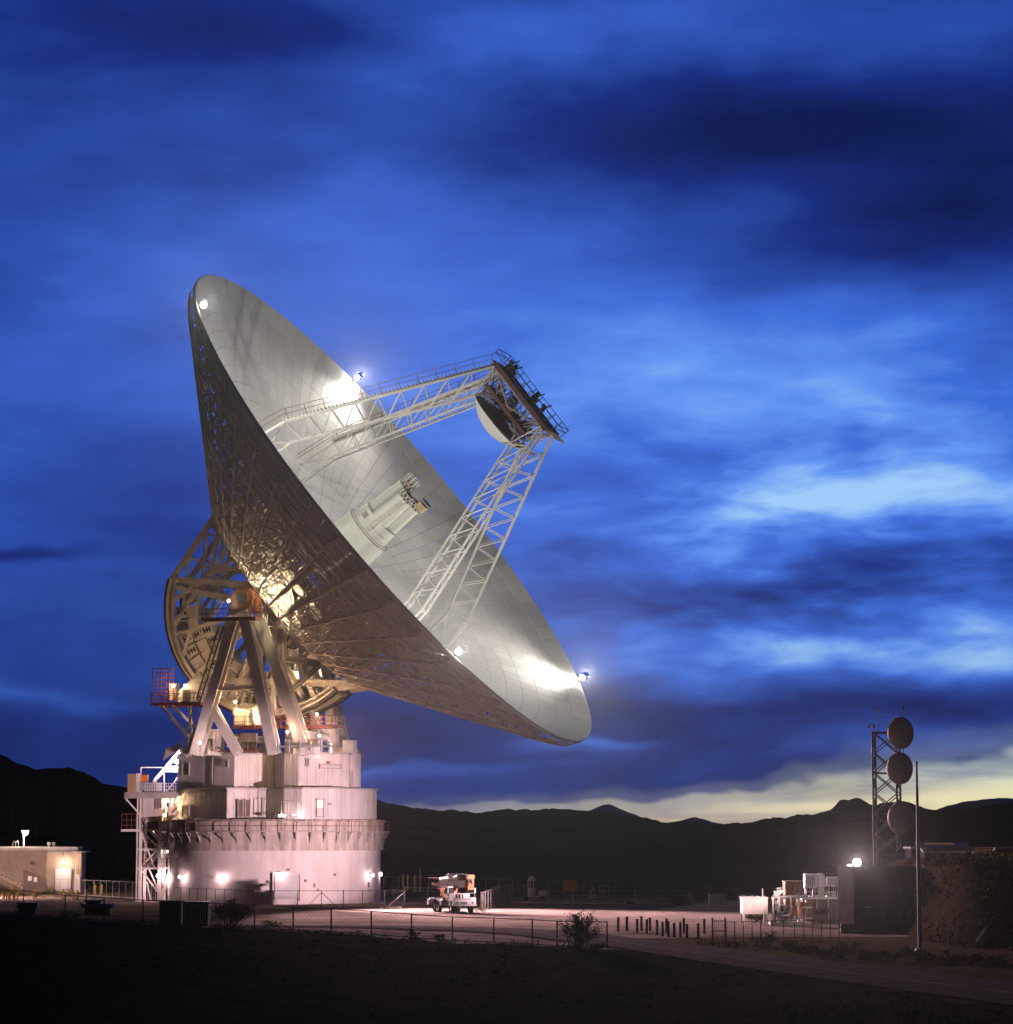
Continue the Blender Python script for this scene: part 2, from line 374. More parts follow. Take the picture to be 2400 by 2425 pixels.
# ------------------------------------------------------------------ ground
def interp(x, T):
    if x <= T[0][0]: return T[0][1]
    for (a, b), (c, d) in zip(T[:-1], T[1:]):
        if x <= c: return b + (d - b) * (x - a) / (c - a)
    return T[-1][1]
ZB = [(-60, 2.2), (-37.4, 1.73), (-34, 1.40), (-31, 1.2), (-28, 1.03), (-19.5, .64), (-13.5, .40), (-7.35, 0.0), (-4, -.12), (0, -.12), (7.1, -.1), (12, -.3), (25, -.45), (80, -.5)]
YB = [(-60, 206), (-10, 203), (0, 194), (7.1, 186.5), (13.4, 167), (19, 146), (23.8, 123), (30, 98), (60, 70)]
def smooth(t): t = max(0.0, min(1.0, t)); return t * t * (3 - 2 * t)
def hsh(i, j): return (math.sin(i * 127.1 + j * 311.7) * 43758.5453) % 1.0
def vn(x, y):
    i, j = math.floor(x), math.floor(y); fx, fy = smooth(x - i), smooth(y - j)
    a = hsh(i, j) + (hsh(i + 1, j) - hsh(i, j)) * fx; b = hsh(i, j + 1) + (hsh(i + 1, j + 1) - hsh(i, j + 1)) * fx
    return a + (b - a) * fy - 0.5
def fbm(x, y, o=4): return sum(vn(x * 2 ** k + 17 * k, y * 2 ** k) / 2 ** k for k in range(o))
def zg(x, y):
    zb = interp(x, ZB); yb = interp(x, YB)
    if y < yb:
        t = yb - y
        z = zb - 0.056 * max(0, t - 3) - 0.05 * smooth(t / 6)
        return z + 0.20 * fbm(x * 0.16, y * 0.10) * smooth((t - 2) / 14)
    t = smooth((y - yb) / (28.0 if x < 3 else 60.0))
    return zb * (1 - t) + 0.05 * fbm(x * 0.1, y * 0.1) * smooth((y - yb - 25) / 40)
xs = sorted(set([-12000, -6000, -3000, -1500, -800, -400, -250, -160, -120, -95] + list(np.arange(-80, 81, 2.0)) + [95, 120, 160, 250, 400, 800, 1500, 3000, 6000, 12000]))
ys = sorted(set([-300, -100, 0, 40, 70] + list(np.arange(84, 262, 2.5)) + list(np.arange(265, 430, 6.0)) + [450, 500, 600, 800, 1200, 2500, 5000, 9000, 14000]))
mb = MB(); nx = len(xs)
for y in ys:
    for x in xs: mb.v.append((float(x), float(y), zg(x, y) if abs(x) <= 120 and 60 <= y <= 450 else (zg(max(-120, min(120, x)), max(80, min(440, y))) if y < 200 else 0.0)))
slot = []
for j in range(len(ys) - 1):
    for i in range(nx - 1):
        mb.f.append((j * nx + i, j * nx + i + 1, (j + 1) * nx + i + 1, (j + 1) * nx + i))
        xm, ym = (xs[i] + xs[i + 1]) / 2, (ys[j] + ys[j + 1]) / 2
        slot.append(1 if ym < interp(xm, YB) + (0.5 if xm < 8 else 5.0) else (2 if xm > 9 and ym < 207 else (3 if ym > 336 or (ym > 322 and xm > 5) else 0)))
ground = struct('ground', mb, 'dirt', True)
ground.data.materials.append(MATS['shaded_soil']); ground.data.materials.append(MATS['verge_soil']); ground.data.materials.append(MATS['plain_soil']); ground.data.polygons.foreach_set('material_index', slot)

# road: asphalt strip that comes round the bend by the fence and passes on the right
RC = [(-75, 236), (-45, 231), (-25, 227.5), (-8, 224), (1.5, 216), (7.6, 200), (14.2, 178.5), (21.7, 152), (30, 122), (38, 92)]
def spline(P, n):
    out = []
    for k in range(len(P) - 1):
        p0 = V(P[max(0, k - 1)] + (0,)); p1 = V(P[k] + (0,)); p2 = V(P[k + 1] + (0,)); p3 = V(P[min(len(P) - 1, k + 2)] + (0,))
        for i in range(n):
            t = i / n
            out.append(0.5 * ((2 * p1) + (p2 - p0) * t + (2 * p0 - 5 * p1 + 4 * p2 - p3) * t * t + (3 * p1 - p0 - 3 * p2 + p3) * t ** 3))
    out.append(V(P[-1] + (0,))); return out
rc = spline(RC, 10)
def strip(lo, hi, dz, sub=None, seg=None):
    mb = MB(); n = len(rc); cols = 5
    for i, p in enumerate(rc):
        d = (rc[min(n - 1, i + 1)] - rc[max(0, i - 1)]).normalized(); s = V((-d.y, d.x, 0))
        for k in range(cols):
            q = p + s * (lo + (hi - lo) * k / (cols - 1)); mb.v.append((q.x, q.y, zg(q.x, q.y) + dz))
    for i in range(n - 1):
        if seg and not seg(i): continue
        for k in range(cols - 1): mb.f.append((i * cols + k, i * cols + k + 1, (i + 1) * cols + k + 1, (i + 1) * cols + k))
    return mb
struct('road', strip(-3.6, 3.6, 0.09), 'asphalt', True)
struct('road_marking', strip(-0.08, 0.08, 0.10), 'road_line')

# hills and far mountains
def ridge(name, pts, d, front, m, rough=2.2, base=-4.0, rows=12, seed=0.0):
    mb = MB(); X = []; x = pts[0][0]
    while x <= pts[-1][0]: X.append(x); x += 7.0
    n = len(X)
    for r in range(rows + 4):
        for k, x in enumerate(X):
            y = interp(x, pts) + rough * 2.2 * fbm(x * 0.045 + seed, seed, 4) + rough * 0.7 * fbm(x * 0.3, seed + 3, 2)
            top = at(x, y, d)
            if r <= rows:
                t = r / rows; Y = front + (d - front) * t
                h = base + (top.z - base) * (0.35 * t + 0.65 * smooth(t)) * (1 + (0.5 * fbm(x * 0.012 + seed, t * 3.1 + seed, 4) * t * (1 - t) * 1.4))
                sx = (x - 1200) / FP * (Y * CT)
            else:
                t = (r - rows) / 4; Y = d * (1 + 0.35 * t); h = top.z * (1 - smooth(t)) + base * smooth(t); sx = (x - 1200) / FP * (Y * CT)
            mb.v.append((sx if r != rows else top.x, Y, h))
    for r in range(rows + 3):
        for k in range(n - 1): mb.f.append((r * n + k, r * n + k + 1, (r + 1) * n + k + 1, (r + 1) * n + k))
    return struct(name, mb, m, True)
NEAR = [(-400, 1720), (0, 1793), (26, 1804), (91, 1820), (157, 1820), (209, 1838), (248, 1856), (295, 1864), (420, 1880), (650, 1890), (893, 1895), (954, 1908), (1042, 1920), (1080, 1918), (1130, 1927), (1205, 1917), (1260, 1917), (1330, 1914), (1395, 1921), (1440, 1920), (1506, 1933), (1570, 1949), (1640, 1952), (1707, 1952), (1782, 1945), (1883, 1933), (1983, 1918), (2060, 1914), (2110, 1902), (2139, 1899), (2174, 1911), (2211, 1917), (2280, 1916), (2340, 1908), (2400, 1898), (2800, 1850)]
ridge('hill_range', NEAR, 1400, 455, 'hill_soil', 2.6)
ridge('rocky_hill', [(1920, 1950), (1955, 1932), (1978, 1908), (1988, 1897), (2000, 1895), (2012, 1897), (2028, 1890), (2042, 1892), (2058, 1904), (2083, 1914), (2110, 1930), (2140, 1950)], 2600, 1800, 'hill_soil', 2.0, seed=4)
ridge('far_mountain', [(1320, 1955), (1350, 1938), (1400, 1918), (1425, 1907), (1444, 1904), (1466, 1914), (1506, 1930), (1540, 1946), (1570, 1951), (1620, 1943), (1645, 1935), (1690, 1947), (1760, 1958)], 7000, 5200, 'hazed_rock', 0.9, seed=8)
ridge('far_mountain', [(2150, 1940), (2190, 1928), (2230, 1914), (2280, 1899), (2330, 1893), (2380, 1890), (2410, 1893), (2500, 1885), (2700, 1905)], 7600, 5600, 'hazed_rock', 0.9, seed=15)

# dark earth bank on the right with a little cut in its left end
mb = MB(); gx = np.concatenate([np.arange(28, 56, 0.7), np.arange(56, 121, 3.0)]); gy = np.arange(178, 262, 1.5)
def zbank(x, y):
    e = smooth((x - 30.4) / 4.5) * smooth((y - 180) / 20.0) * (1 - smooth((y - 236) / 24))
    return -0.9 + e * (6.4 + 0.9 * fbm(x * 0.14, y * 0.14) + 0.35 * smooth((x - 38) / 8)) + 0.5 * fbm(x * 0.5, y * 0.5, 3) * e
for y in gy:
    for x in gx: mb.v.append((x, y, zbank(x, y)))
n = len(gx)
for j in range(len(gy) - 1):
    for i in range(n - 1): mb.f.append((j * n + i, j * n + i + 1, (j + 1) * n + i + 1, (j + 1) * n + i))
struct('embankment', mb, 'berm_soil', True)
# low spoil mound behind the stair tower
mb = MB(); c = gnd(262, 2086)
for j in range(9):
    for i in range(25):
        u_, v_ = i / 24 * 2 - 1, j / 8 * 2 - 1
        mb.v.append((c.x + u_ * 16, c.y + 12 + v_ * 12, -0.3 + 3.6 * max(0, 1 - u_ * u_) * max(0, 1 - v_ * v_) * (0.8 + 0.5 * fbm(i * .3, j * .4))))
for j in range(8):
    for i in range(24): mb.f.append((j * 25 + i, j * 25 + i + 1, (j + 1) * 25 + i + 1, (j + 1) * 25 + i))
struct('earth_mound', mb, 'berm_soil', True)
# ------------------------------------------------------------------ the big dish antenna
AZ, ELV = RAD(-17.015), RAD(37.367)
AV = V((math.cos(ELV) * math.cos(AZ), math.cos(ELV) * math.sin(AZ), math.sin(ELV)))      # pointing axis
EV = V((-math.sin(AZ), math.cos(AZ), 0))                                                # elevation axis, away from the camera
UV = AV.cross(EV)
RIM = V((-12.7036, 308.9704, 46.2668))
DM = Matrix(((EV.x, UV.x, AV.x, RIM.x), (EV.y, UV.y, AV.y, RIM.y), (EV.z, UV.z, AV.z, RIM.z), (0, 0, 0, 1)))
dish = thing('dish_antenna', 'giant white parabolic dish antenna tilted towards the right, lit by floodlights', 'dish antenna', M=DM)
ZR, FOC4 = -11.343, 108.0
def par(r): return ZR + r * r / FOC4
def cyl(r, t, z): return V((r * math.sin(t), r * math.cos(t), z))       # t = 0 is up (u), t = 90 deg is away (e)
# panels of the reflector
NR = 17; RB = [3.4 + (35.0 - 3.4) * k / NR for k in range(NR + 1)]
pan = []
def panel_mesh(mb, r0, r1, t0, t1, g=0.026, th=0.07, nt=2, nr=2):
    n0 = len(mb.v); r0 += g; r1 -= g
    for z_ in (0, -th):
        for i in range(nr + 1):
            r = r0 + (r1 - r0) * i / nr
            for j in range(nt + 1):
                t = (t0 + g / r) + (t1 - t0 - 2 * g / r) * j / nt; mb.v.append(tuple(cyl(r, t, par(r) + z_)))
    w = nt + 1; h = (nr + 1) * w
    for i in range(nr):
        for j in range(nt):
            a = n0 + i * w + j
            mb.f.append((a, a + w, a + w + 1, a + 1)); mb.f.append((h + a, h + a + 1, h + a + w + 1, h + a + w))
    for j in range(nt):
        a = n0 + j; mb.f.append((a, a + 1, h + a + 1, h + a)); b = n0 + nr * w + j; mb.f.append((b, h + b, h + b + 1, b + 1))
    for i in range(nr):
        a = n0 + i * w; mb.f.append((a, h + a, h + a + w, a + w)); b = a + nt; mb.f.append((b, b + w, h + b + w, h + b))
for k in range(NR):
    segs = 48 if RB[k + 1] < 18.5 else 96
    for s in range(segs):
        t0, t1 = 2 * math.pi * s / segs, 2 * math.pi * (s + 1) / segs
        Q = [proj(DM @ cyl(r, t, par(r))) for r, t in ((RB[k], t0), (RB[k + 1], t0), (RB[k + 1], t1), (RB[k], t1))]
        ar = sum(Q[i][0] * Q[(i + 1) % 4][1] - Q[(i + 1) % 4][0] * Q[i][1] for i in range(4)) / 2
        tm = (t0 + t1) / 2
        hid = (math.sin(tm) < -0.1 and RB[k] > 14) or RB[k + 1] < 4
        pan.append((abs(ar) * (0 if hid else 1), k, s, segs))
pan.sort(reverse=True)
ringmesh = {}
for ar, k, s, segs in pan[:300]:
    if k not in ringmesh:
        mb = MB(); panel_mesh(mb, RB[k], RB[k + 1], 0, 2 * math.pi / segs); ringmesh[k] = mb.mesh('panel', 'dish_white')
    o = bpy.data.objects.new('panel', ringmesh[k]); col.objects.link(o); o.parent = dish
    o.matrix_local = Matrix.Rotation(-2 * math.pi * s / segs, 4, 'Z') @ Matrix.Translation((0, 0, rnd.uniform(-0.006, 0.006)))
mb = MB()
for ar, k, s, segs in pan[300:]: panel_mesh(mb, RB[k], RB[k + 1], 2 * math.pi * s / segs, 2 * math.pi * (s + 1) / segs)
mb.build('panel_field', 'dish_white', dish, local=True, kind='stuff')
mb = MB(); mb.lathe([(0.2, par(3.4) - 0.02), (3.4, par(3.4) - 0.02), (3.4, par(3.4) - 0.1), (0.2, par(3.4) - 0.1)], 48, closed=True)
mb.build('hub_plate', 'dish_white', dish, local=True)
mb = MB(); mb.lathe([(35.0, 0.06), (35.12, 0.06), (35.12, -0.34), (35.0, -0.34)], 192, closed=True)
mb.build('rim_band', 'steel_white', dish, local=True, smooth=True)

# back-up structure: 48 truss ribs and the hoops that tie them
RN = [34.9, 33.4, 31.8, 30.2, 28.6, 27.0, 25.3, 23.6, 21.9, 20.1, 18.3, 16.4, 14.5, 12.2, 9.9, 7.5]
def bz(r): return -1.35 + (-16.3 + 1.35) * (35 - r) / (35 - 14.5) if r >= 14.5 else -16.3 - 0.9 * (14.5 - r) / 7.0
for k in range(48):
    t = 2 * math.pi * k / 48; mb = MB(); nrm = V((math.cos(t), -math.sin(t), 0))
    T = [cyl(r, t, par(r) - 0.32) for r in RN]; B = [cyl(r - (0.25 if i == 0 else 0), t, bz(r)) for i, r in enumerate(RN)]
    for i in range(len(RN) - 1):
        mb.beam(T[i], T[i + 1], 0.14, 0.18, nrm); mb.beam(B[i], B[i + 1], 0.20, 0.20, nrm)
        mb.beam(B[i], T[i + 1], 0.10, 0.10, nrm) if i % 2 else mb.beam(T[i], B[i + 1], 0.10, 0.10, nrm)
    for i in range(len(RN)): mb.beam(T[i], B[i], 0.11, 0.11, nrm)
    mb.build('rib', 'steel_back', dish, local=True)
for i, r in enumerate(RN):
    mb = MB(); mt = MB(); mw_ = MB()
    for k in range(48):
        t, t2 = 2 * math.pi * k / 48, 2 * math.pi * (k + 1) / 48
        rr = r - (0.25 if i == 0 else 0)
        mb.beam(cyl(rr, t, bz(r)), cyl(rr, t2, bz(r)), 0.13)
        if r > 9: mt.beam(cyl(r, t, par(r) - 0.34), cyl(r, t2, par(r) - 0.34), 0.10)
        if i < len(RN) - 2 and r > 12 and i % 2 == 0:
            r2 = RN[i + 2]
            mb.beam(cyl(rr, t, bz(r)), cyl(r2, t2, bz(r2)), 0.085); mb.beam(cyl(rr, t2, bz(r)), cyl(r2, t, bz(r2)), 0.085)
        if i in (4, 8): mw_.beam(cyl(rr, t, bz(r)), cyl(r, t2, par(r) - 0.34), 0.09)
    mb.build('hoop', 'steel_back', dish, local=True)
    if mt.v: mt.build('inner_hoop', 'steel_back', dish, local=True)
    if mw_.v: mw_.build('hoop_bracing', 'steel_back', dish, local=True, kind='stuff')
mb = MB()                                                     # heavy square frame behind the hub that carries the ribs
for s in (-1, 1):
    for zq in (-16.9, -13.2):
        mb.beam((s * 9.5, -9.5, zq), (s * 9.5, 9.5, zq), 0.8, 0.9); mb.beam((-9.5, s * 9.5, zq), (9.5, s * 9.5, zq), 0.8, 0.9)
    for q in (-9.5, 0, 9.5): mb.beam((s * 9.5, q, -16.9), (s * 9.5, q, -13.2), 0.6); mb.beam((q, s * 9.5, -16.9), (q, s * 9.5, -13.2), 0.6)
    mb.beam((s * 9.5, -9.5, -16.9), (s * 9.5, 0, -13.2), 0.45); mb.beam((s * 9.5, 9.5, -16.9), (s * 9.5, 0, -13.2), 0.45)
    mb.beam((s * 3.2, -9.5, -16.9), (s * 3.2, 9.5, -16.9), 0.7, 0.9)
mb.build('hub_frame', 'steel_white', dish, local=True)

b = MB(); b.box((-7.4, -1.4, -16.4), (3.4, 5.6, 3.6)); hr = b.build('hub_room', 'cone_white', dish, local=True)
for k in range(6):
    b = MB(); b.box((-9.13, -3.9 + 0.98 * k, -16.4), (0.06, 0.06, 3.5)); b.build('batten', 'steel_white', hr, local=True)
# quadripod: four trapezoid truss legs
def LP(su, se, a, u, e): return V((se * e, su * u, a))
for su in (1, -1):
    for se in (-1, 1):
        top_o, top_i = LP(su, se, 19.4, 4.75, 2.3), LP(su, se, 16.3, 3.3, 1.5)
        kn_o, kn_i = LP(su, se, -3.3, 14.2, 8.0), LP(su, se, -4.4, 12.1, 6.9)
        ft_o, ft_i = LP(su, se, par(17.2) + .1, 15.0, 8.4), LP(su, se, par(14.4) + .1, 12.5, 7.1)
        ax = (kn_o - top_o).normalized(); wd = ax.cross(kn_i - kn_o).normalized(); hw = 0.42
        leg = MB(); leg.v = []
        for s in (-1, 1):
            o_ = wd * (s * hw)
            for a_, b_ in ((top_o, kn_o), (kn_o, ft_o)): leg.beam(a_ + o_, b_ + o_, 0.19, 0.21)
            for a_, b_ in ((top_i, kn_i), (kn_i, ft_i)): leg.beam(a_ + o_, b_ + o_, 0.17, 0.19)
        lg = leg.build('quadripod_leg', 'leg_paint', dish, local=True)
        npan = 9
        for s in (-1, 1):
            for k in range(npan):
                a0, a1 = k / npan, (k + 1) / npan; o_ = wd * (s * hw)
                PO0, PI0 = top_o.lerp(kn_o, a0) + o_, top_i.lerp(kn_i, a0) + o_
                PO1, PIm = top_o.lerp(kn_o, a1) + o_, top_i.lerp(kn_i, (a0 + a1) / 2) + o_
                b = MB(); b.beam(PO0, PIm, 0.10); b.beam(PIm, PO1, 0.10); b.build('brace', 'leg_paint', lg, local=True)
        b = MB()
        for k in range(npan + 1):
            a0 = k / npan
            for A, B in ((top_o, kn_o), (top_i, kn_i)):
                p = A.lerp(B, a0); b.beam(p - wd * hw, p + wd * hw, 0.08)
                if k < npan: b.beam(p - wd * hw, A.lerp(B, (k + 1) / npan) + wd * hw, 0.055)
        for A, B in ((kn_o, ft_i), (kn_i, ft_o)): b.beam(A, B, 0.12)
        b.build('lacing', 'leg_paint', lg, local=True)
        if su > 0:                                             # stair and hand rail up the two upper legs
            out = (top_o - top_i).normalized(); out = (out - ax * out.dot(ax)).normalized()
            b = MB(); c = MB(); n = 56
            for k in range(n + 1):
                p = top_o.lerp(kn_o, k / n) if k < n + 1 else kn_o
                c.box(p + out * 0.28, (0.75, 0.34, 0.06))
                if k % 5 == 0: b.beam(p + out * 0.2, p + out * 1.45, 0.07)
            for h in (0.85, 1.45): b.beam(top_o + out * h, kn_o + out * h, 0.055); b.beam(kn_o + out * h, ft_o + out * h + ax * 0.3, 0.055)
            c.beam(top_o + out * 0.12, kn_o + out * 0.12, 0.8, 0.06)
            b.build('handrail', 'rust', lg, local=True); c.build('stair', 'leg_paint', lg, local=True)
# apex frame
af = MB(); Cn = [(su * 4.75, se * 2.3) for su, se in ((1, 1), (1, -1), (-1, -1), (-1, 1))]
for (u0, e0), (u1, e1) in zip(Cn, Cn[1:] + Cn[:1]):
    af.beam((e0, u0, 19.4), (e1, u1, 19.4), 0.32, 0.4); af.beam((e0 * .7, u0 * .72, 16.4), (e1 * .7, u1 * .72, 16.4), 0.28, 0.34)
    af.beam((e0, u0, 19.4), (e0 * .7, u0 * .72, 16.4), 0.22); af.beam((e0, u0, 19.4), (e1 * .7, u1 * .72, 16.4), 0.15); af.beam((e1, u1, 19.4), (e0 * .7, u0 * .72, 16.4), 0.15)
apex = af.build('apex_frame', 'apex_grey', dish, local=True)
for zq, sx, sy, th in ((19.62, 5.0, 10.4, 0.34), (17.2, 4.0, 7.6, 0.28)):
    b = MB()
    for e0 in (-sx / 2, sx / 2): b.beam((e0, -sy / 2, zq), (e0, sy / 2, zq), 0.16, th * 1.5)
    for k in range(8):
        y = -sy / 2 + sy * k / 7; b.beam((-sx / 2, y, zq), (sx / 2, y, zq), 0.14, th)
    b.build('deck', 'apex_red', apex, local=True)
    b = MB(); b.box((0, 0, zq + 0.05), (sx - 0.3, sy - 0.4, 0.05)); b.build('deck_plate', 'dark_steel', apex, local=True)
r2 = random.Random(5)
b = MB()
for k in range(70):
    p = V((r2.uniform(-1.8, 1.8), r2.uniform(-3.6, 3.6), r2.uniform(16.9, 17.6))); q = p + V((r2.uniform(-1.2, 1.2), r2.uniform(-1.4, 1.4), r2.uniform(1.2, 2.0)))
    b.tube(p, q, r2.uniform(0.03, 0.08), 4)
b.build('strut_web', 'apex_grey', apex, local=True)
for k in range(14):
    b = MB(); p = V((r2.uniform(-1.6, 1.6), r2.uniform(-3.2, 3.4), r2.uniform(17.4, 18.6))); b.box(p, (r2.uniform(.4, .9), r2.uniform(.4, 1.0), r2.uniform(.3, .7))); b.build('actuator', 'dark_steel', apex, local=True)
b = MB()
for e0 in (-2.4, 2.4):
    for h in (0.6, 1.15): b.beam((e0, -5.6, 19.9 + h), (e0, 5.9, 19.9 + h), 0.07)
    for k in range(10): b.beam((e0, -5.6 + 11.5 * k / 9, 19.8), (e0, -5.6 + 11.5 * k / 9, 21.1), 0.08)
for u0 in (-5.6, 5.9):
    for h in (0.6, 1.15): b.beam((-2.4, u0, 19.9 + h), (2.4, u0, 19.9 + h), 0.07)
b.build('handrail', 'dark_steel', apex, local=True)
for (e0, u0, s) in ((-0.5, 3.4, 1.0), (0.4, -0.6, 0.9), (-0.8, -2.6, 0.5), (0.8, 4.6, 0.5)):
    b = MB(); b.box((e0, u0, 20.2), (0.8 * s, 0.9 * s, 0.9)); b.box((e0, u0 + 0.2, 20.9), (0.4, 0.4, 0.8 * s)); b.beam((e0, u0, 20.6), (e0 + .2, u0 - .3, 21.7), 0.12); b.build('hoist', 'dark_steel', apex, local=True)
for (u0, a0) in ((-5.7, 19.8), (-4.6, 16.0)):
    b = MB()
    for k in range(6): b.beam((-1.6, u0 - 0.9 + 0.36 * k, a0), (1.8, u0 - 0.9 + 0.36 * k, a0), 0.1, 0.08)
    for e0 in (-1.6, -0.5, 0.6, 1.8): b.beam((e0, u0 - 0.95, a0 - 0.06), (e0, u0 + 0.95, a0 - 0.06), 0.12, 0.12)
    b.build('grating', 'tan_paint', apex, local=True)
# subreflector: convex, facing the dish
b = MB(); b.lathe([(0.01, 13.75), (1.0, 13.83), (2.0, 14.1), (3.0, 14.62), (3.6, 15.05), (4.02, 15.42)], 64)
sub = b.build('subreflector', 'dish_white', dish, local=True, smooth=True)
b = MB(); b.lathe([(4.05, 15.40), (4.05, 15.56), (2.2, 15.86), (0.05, 15.92)], 64); b.build('back_shell', 'dark_steel', sub, local=True, smooth=True)
b = MB()
for k in range(6):
    t = k * math.pi / 3; b.tube(cyl(2.2, t, 15.8), cyl(1.8, t + .4, 17.0), 0.09, 5); b.tube(cyl(2.2, t, 15.8), cyl(1.8, t - .4, 17.0), 0.09, 5)
b.box((0, 0, 16.2), (1.6, 1.6, 0.7)); b.build('support_frame', 'rust', sub, local=True)

# feed tower: one wide module and three feed cones with their cages
b = MB(); b.lathe([(3.75, par(3.7) - 0.1), (3.3, -8.6), (3.05, -4.6), (3.05, -4.45), (2.7, -4.4), (2.5, -2.6), (0.1, -2.55)], 48)
feed = b.build('feed_tower', 'cone_white', dish, local=True, smooth=False)
b = MB(); b.lathe([(3.05, -4.75), (3.2, -4.75), (3.2, -4.58), (3.05, -4.58)], 48, closed=True); b.build('ledge', 'siding_trim', feed, local=True)
for k, (t, h) in enumerate(((RAD(255), 1.3), (RAD(15), 1.9), (RAD(135), 1.1))):
    c = cyl(1.35, t, 0)
    b = MB(); b.lathe([(1.22, -2.6), (1.02, h - 0.6), (1.02, h), (0.75, h + 0.05), (0.1, h + 0.06)], 28, Matrix.Translation((c.x, c.y, 0))); fc = b.build('feed_cone', 'cone_white', feed, local=True, smooth=False)
    b = MB()
    for j in range(10):
        tt = j * math.pi / 5; p = c + V((0.95 * math.cos(tt), 0.95 * math.sin(tt), h)); q = c + V((0.95 * math.cos(tt + .4), 0.95 * math.sin(tt + .4), h + (1.5 if k == 1 else 0.7)))
        q2 = c + V((0.95 * math.cos(tt - .4), 0.95 * math.sin(tt - .4), h + (1.5 if k == 1 else 0.7))); b.tube(p, q, 0.05, 4); b.tube(p, q2, 0.05, 4); b.tube(q, q2, 0.05, 4)
    b.build('cage', 'steel_white', feed, local=True)
    b = MB(); b.box((c.x, c.y, h + 0.4), (0.9, 0.8, 0.7)); b.box((c.x + .5, c.y - .4, h + 0.3), (0.5, 0.6, 0.5)); b.build('receiver', 'rust' if k == 1 else 'dark_steel', feed, local=True)
b = MB(); b.box((-1.6, -2.5, 2.3), (1.1, 1.0, 0.9)); b.build('equipment_box', 'tan_paint', feed, local=True)
b = MB(); b.lathe([(0.05, 0), (0.7, 0), (0.7, 0.08), (0.05, 0.08)], 24, Matrix.Translation((-0.4, -2.2, 2.9)), closed=True); b.build('mirror_disc', 'dark_steel', feed, local=True)
b = MB()
for s in (-0.3, 0.3): b.beam((-2.72 , -0.9 + s, -4.4), (-2.3, -0.9 + s, 1.2), 0.06)
for k in range(18): b.beam((-2.70 + k * .0235, -1.2, -4.2 + k * 0.32), (-2.70 + k * .0235, -0.6, -4.2 + k * 0.32), 0.05)
for s in (-1, 1):
    for hh in (0.55, 1.1): b.lathe([(3.15, -4.6 + hh), (3.19, -4.6 + hh), (3.19, -4.56 + hh)], 40, closed=True)
b.build('ladder', 'steel_white', feed, local=True)
b = MB(); b.box((-2.45, 0.9, -3.4), (0.3, 0.6, 0.7)); b.build('hatch', 'siding_trim', feed, local=True)

# rim floodlights at 45 degrees: hooded lamp on a bracket, its beam thrown across the dish
for td in (45, 135, 225, 315):
    t = RAD(td); P = cyl(34.85, t, 0.70); aim = cyl(-21.0, t, par(21.0) + 0.4)
    d = (aim - P).normalized(); q = d.to_track_quat('-Z', 'Y').to_matrix().to_4x4(); M = Matrix.Translation(P) @ q
    b = MB(); b.box(P + V((0, 0, -0.5)), (0.36, 0.36, 0.2)); b.beam(P + V((0, 0, -.4)), cyl(35.1, t, -0.3), 0.1); fl = b.build('floodlight', 'dark_steel', dish, local=True)
    b = MB(); b.ball(P, 0.34, 14, 8); b.build('bulb', 'lamp_white', fl, local=True)
    lamp('SPOT', DM @ (P + d * 0.5), 25000, COOL, fl, DM @ aim, 138, 1.0, 0.9)
    lamp('SPOT', DM @ (P + V((0, 0, 0.5))), 3600000 if td < 180 else 1300000, COOL, fl, (0, 10, 8), 6, 1.0, 0.4)      # added narrow beam aimed at the camera, only to raise a halo
    lamp('POINT', DM @ (P + d * 0.35 + V((0, 0, 0.25))), 300, COOL, fl, radius=0.4)

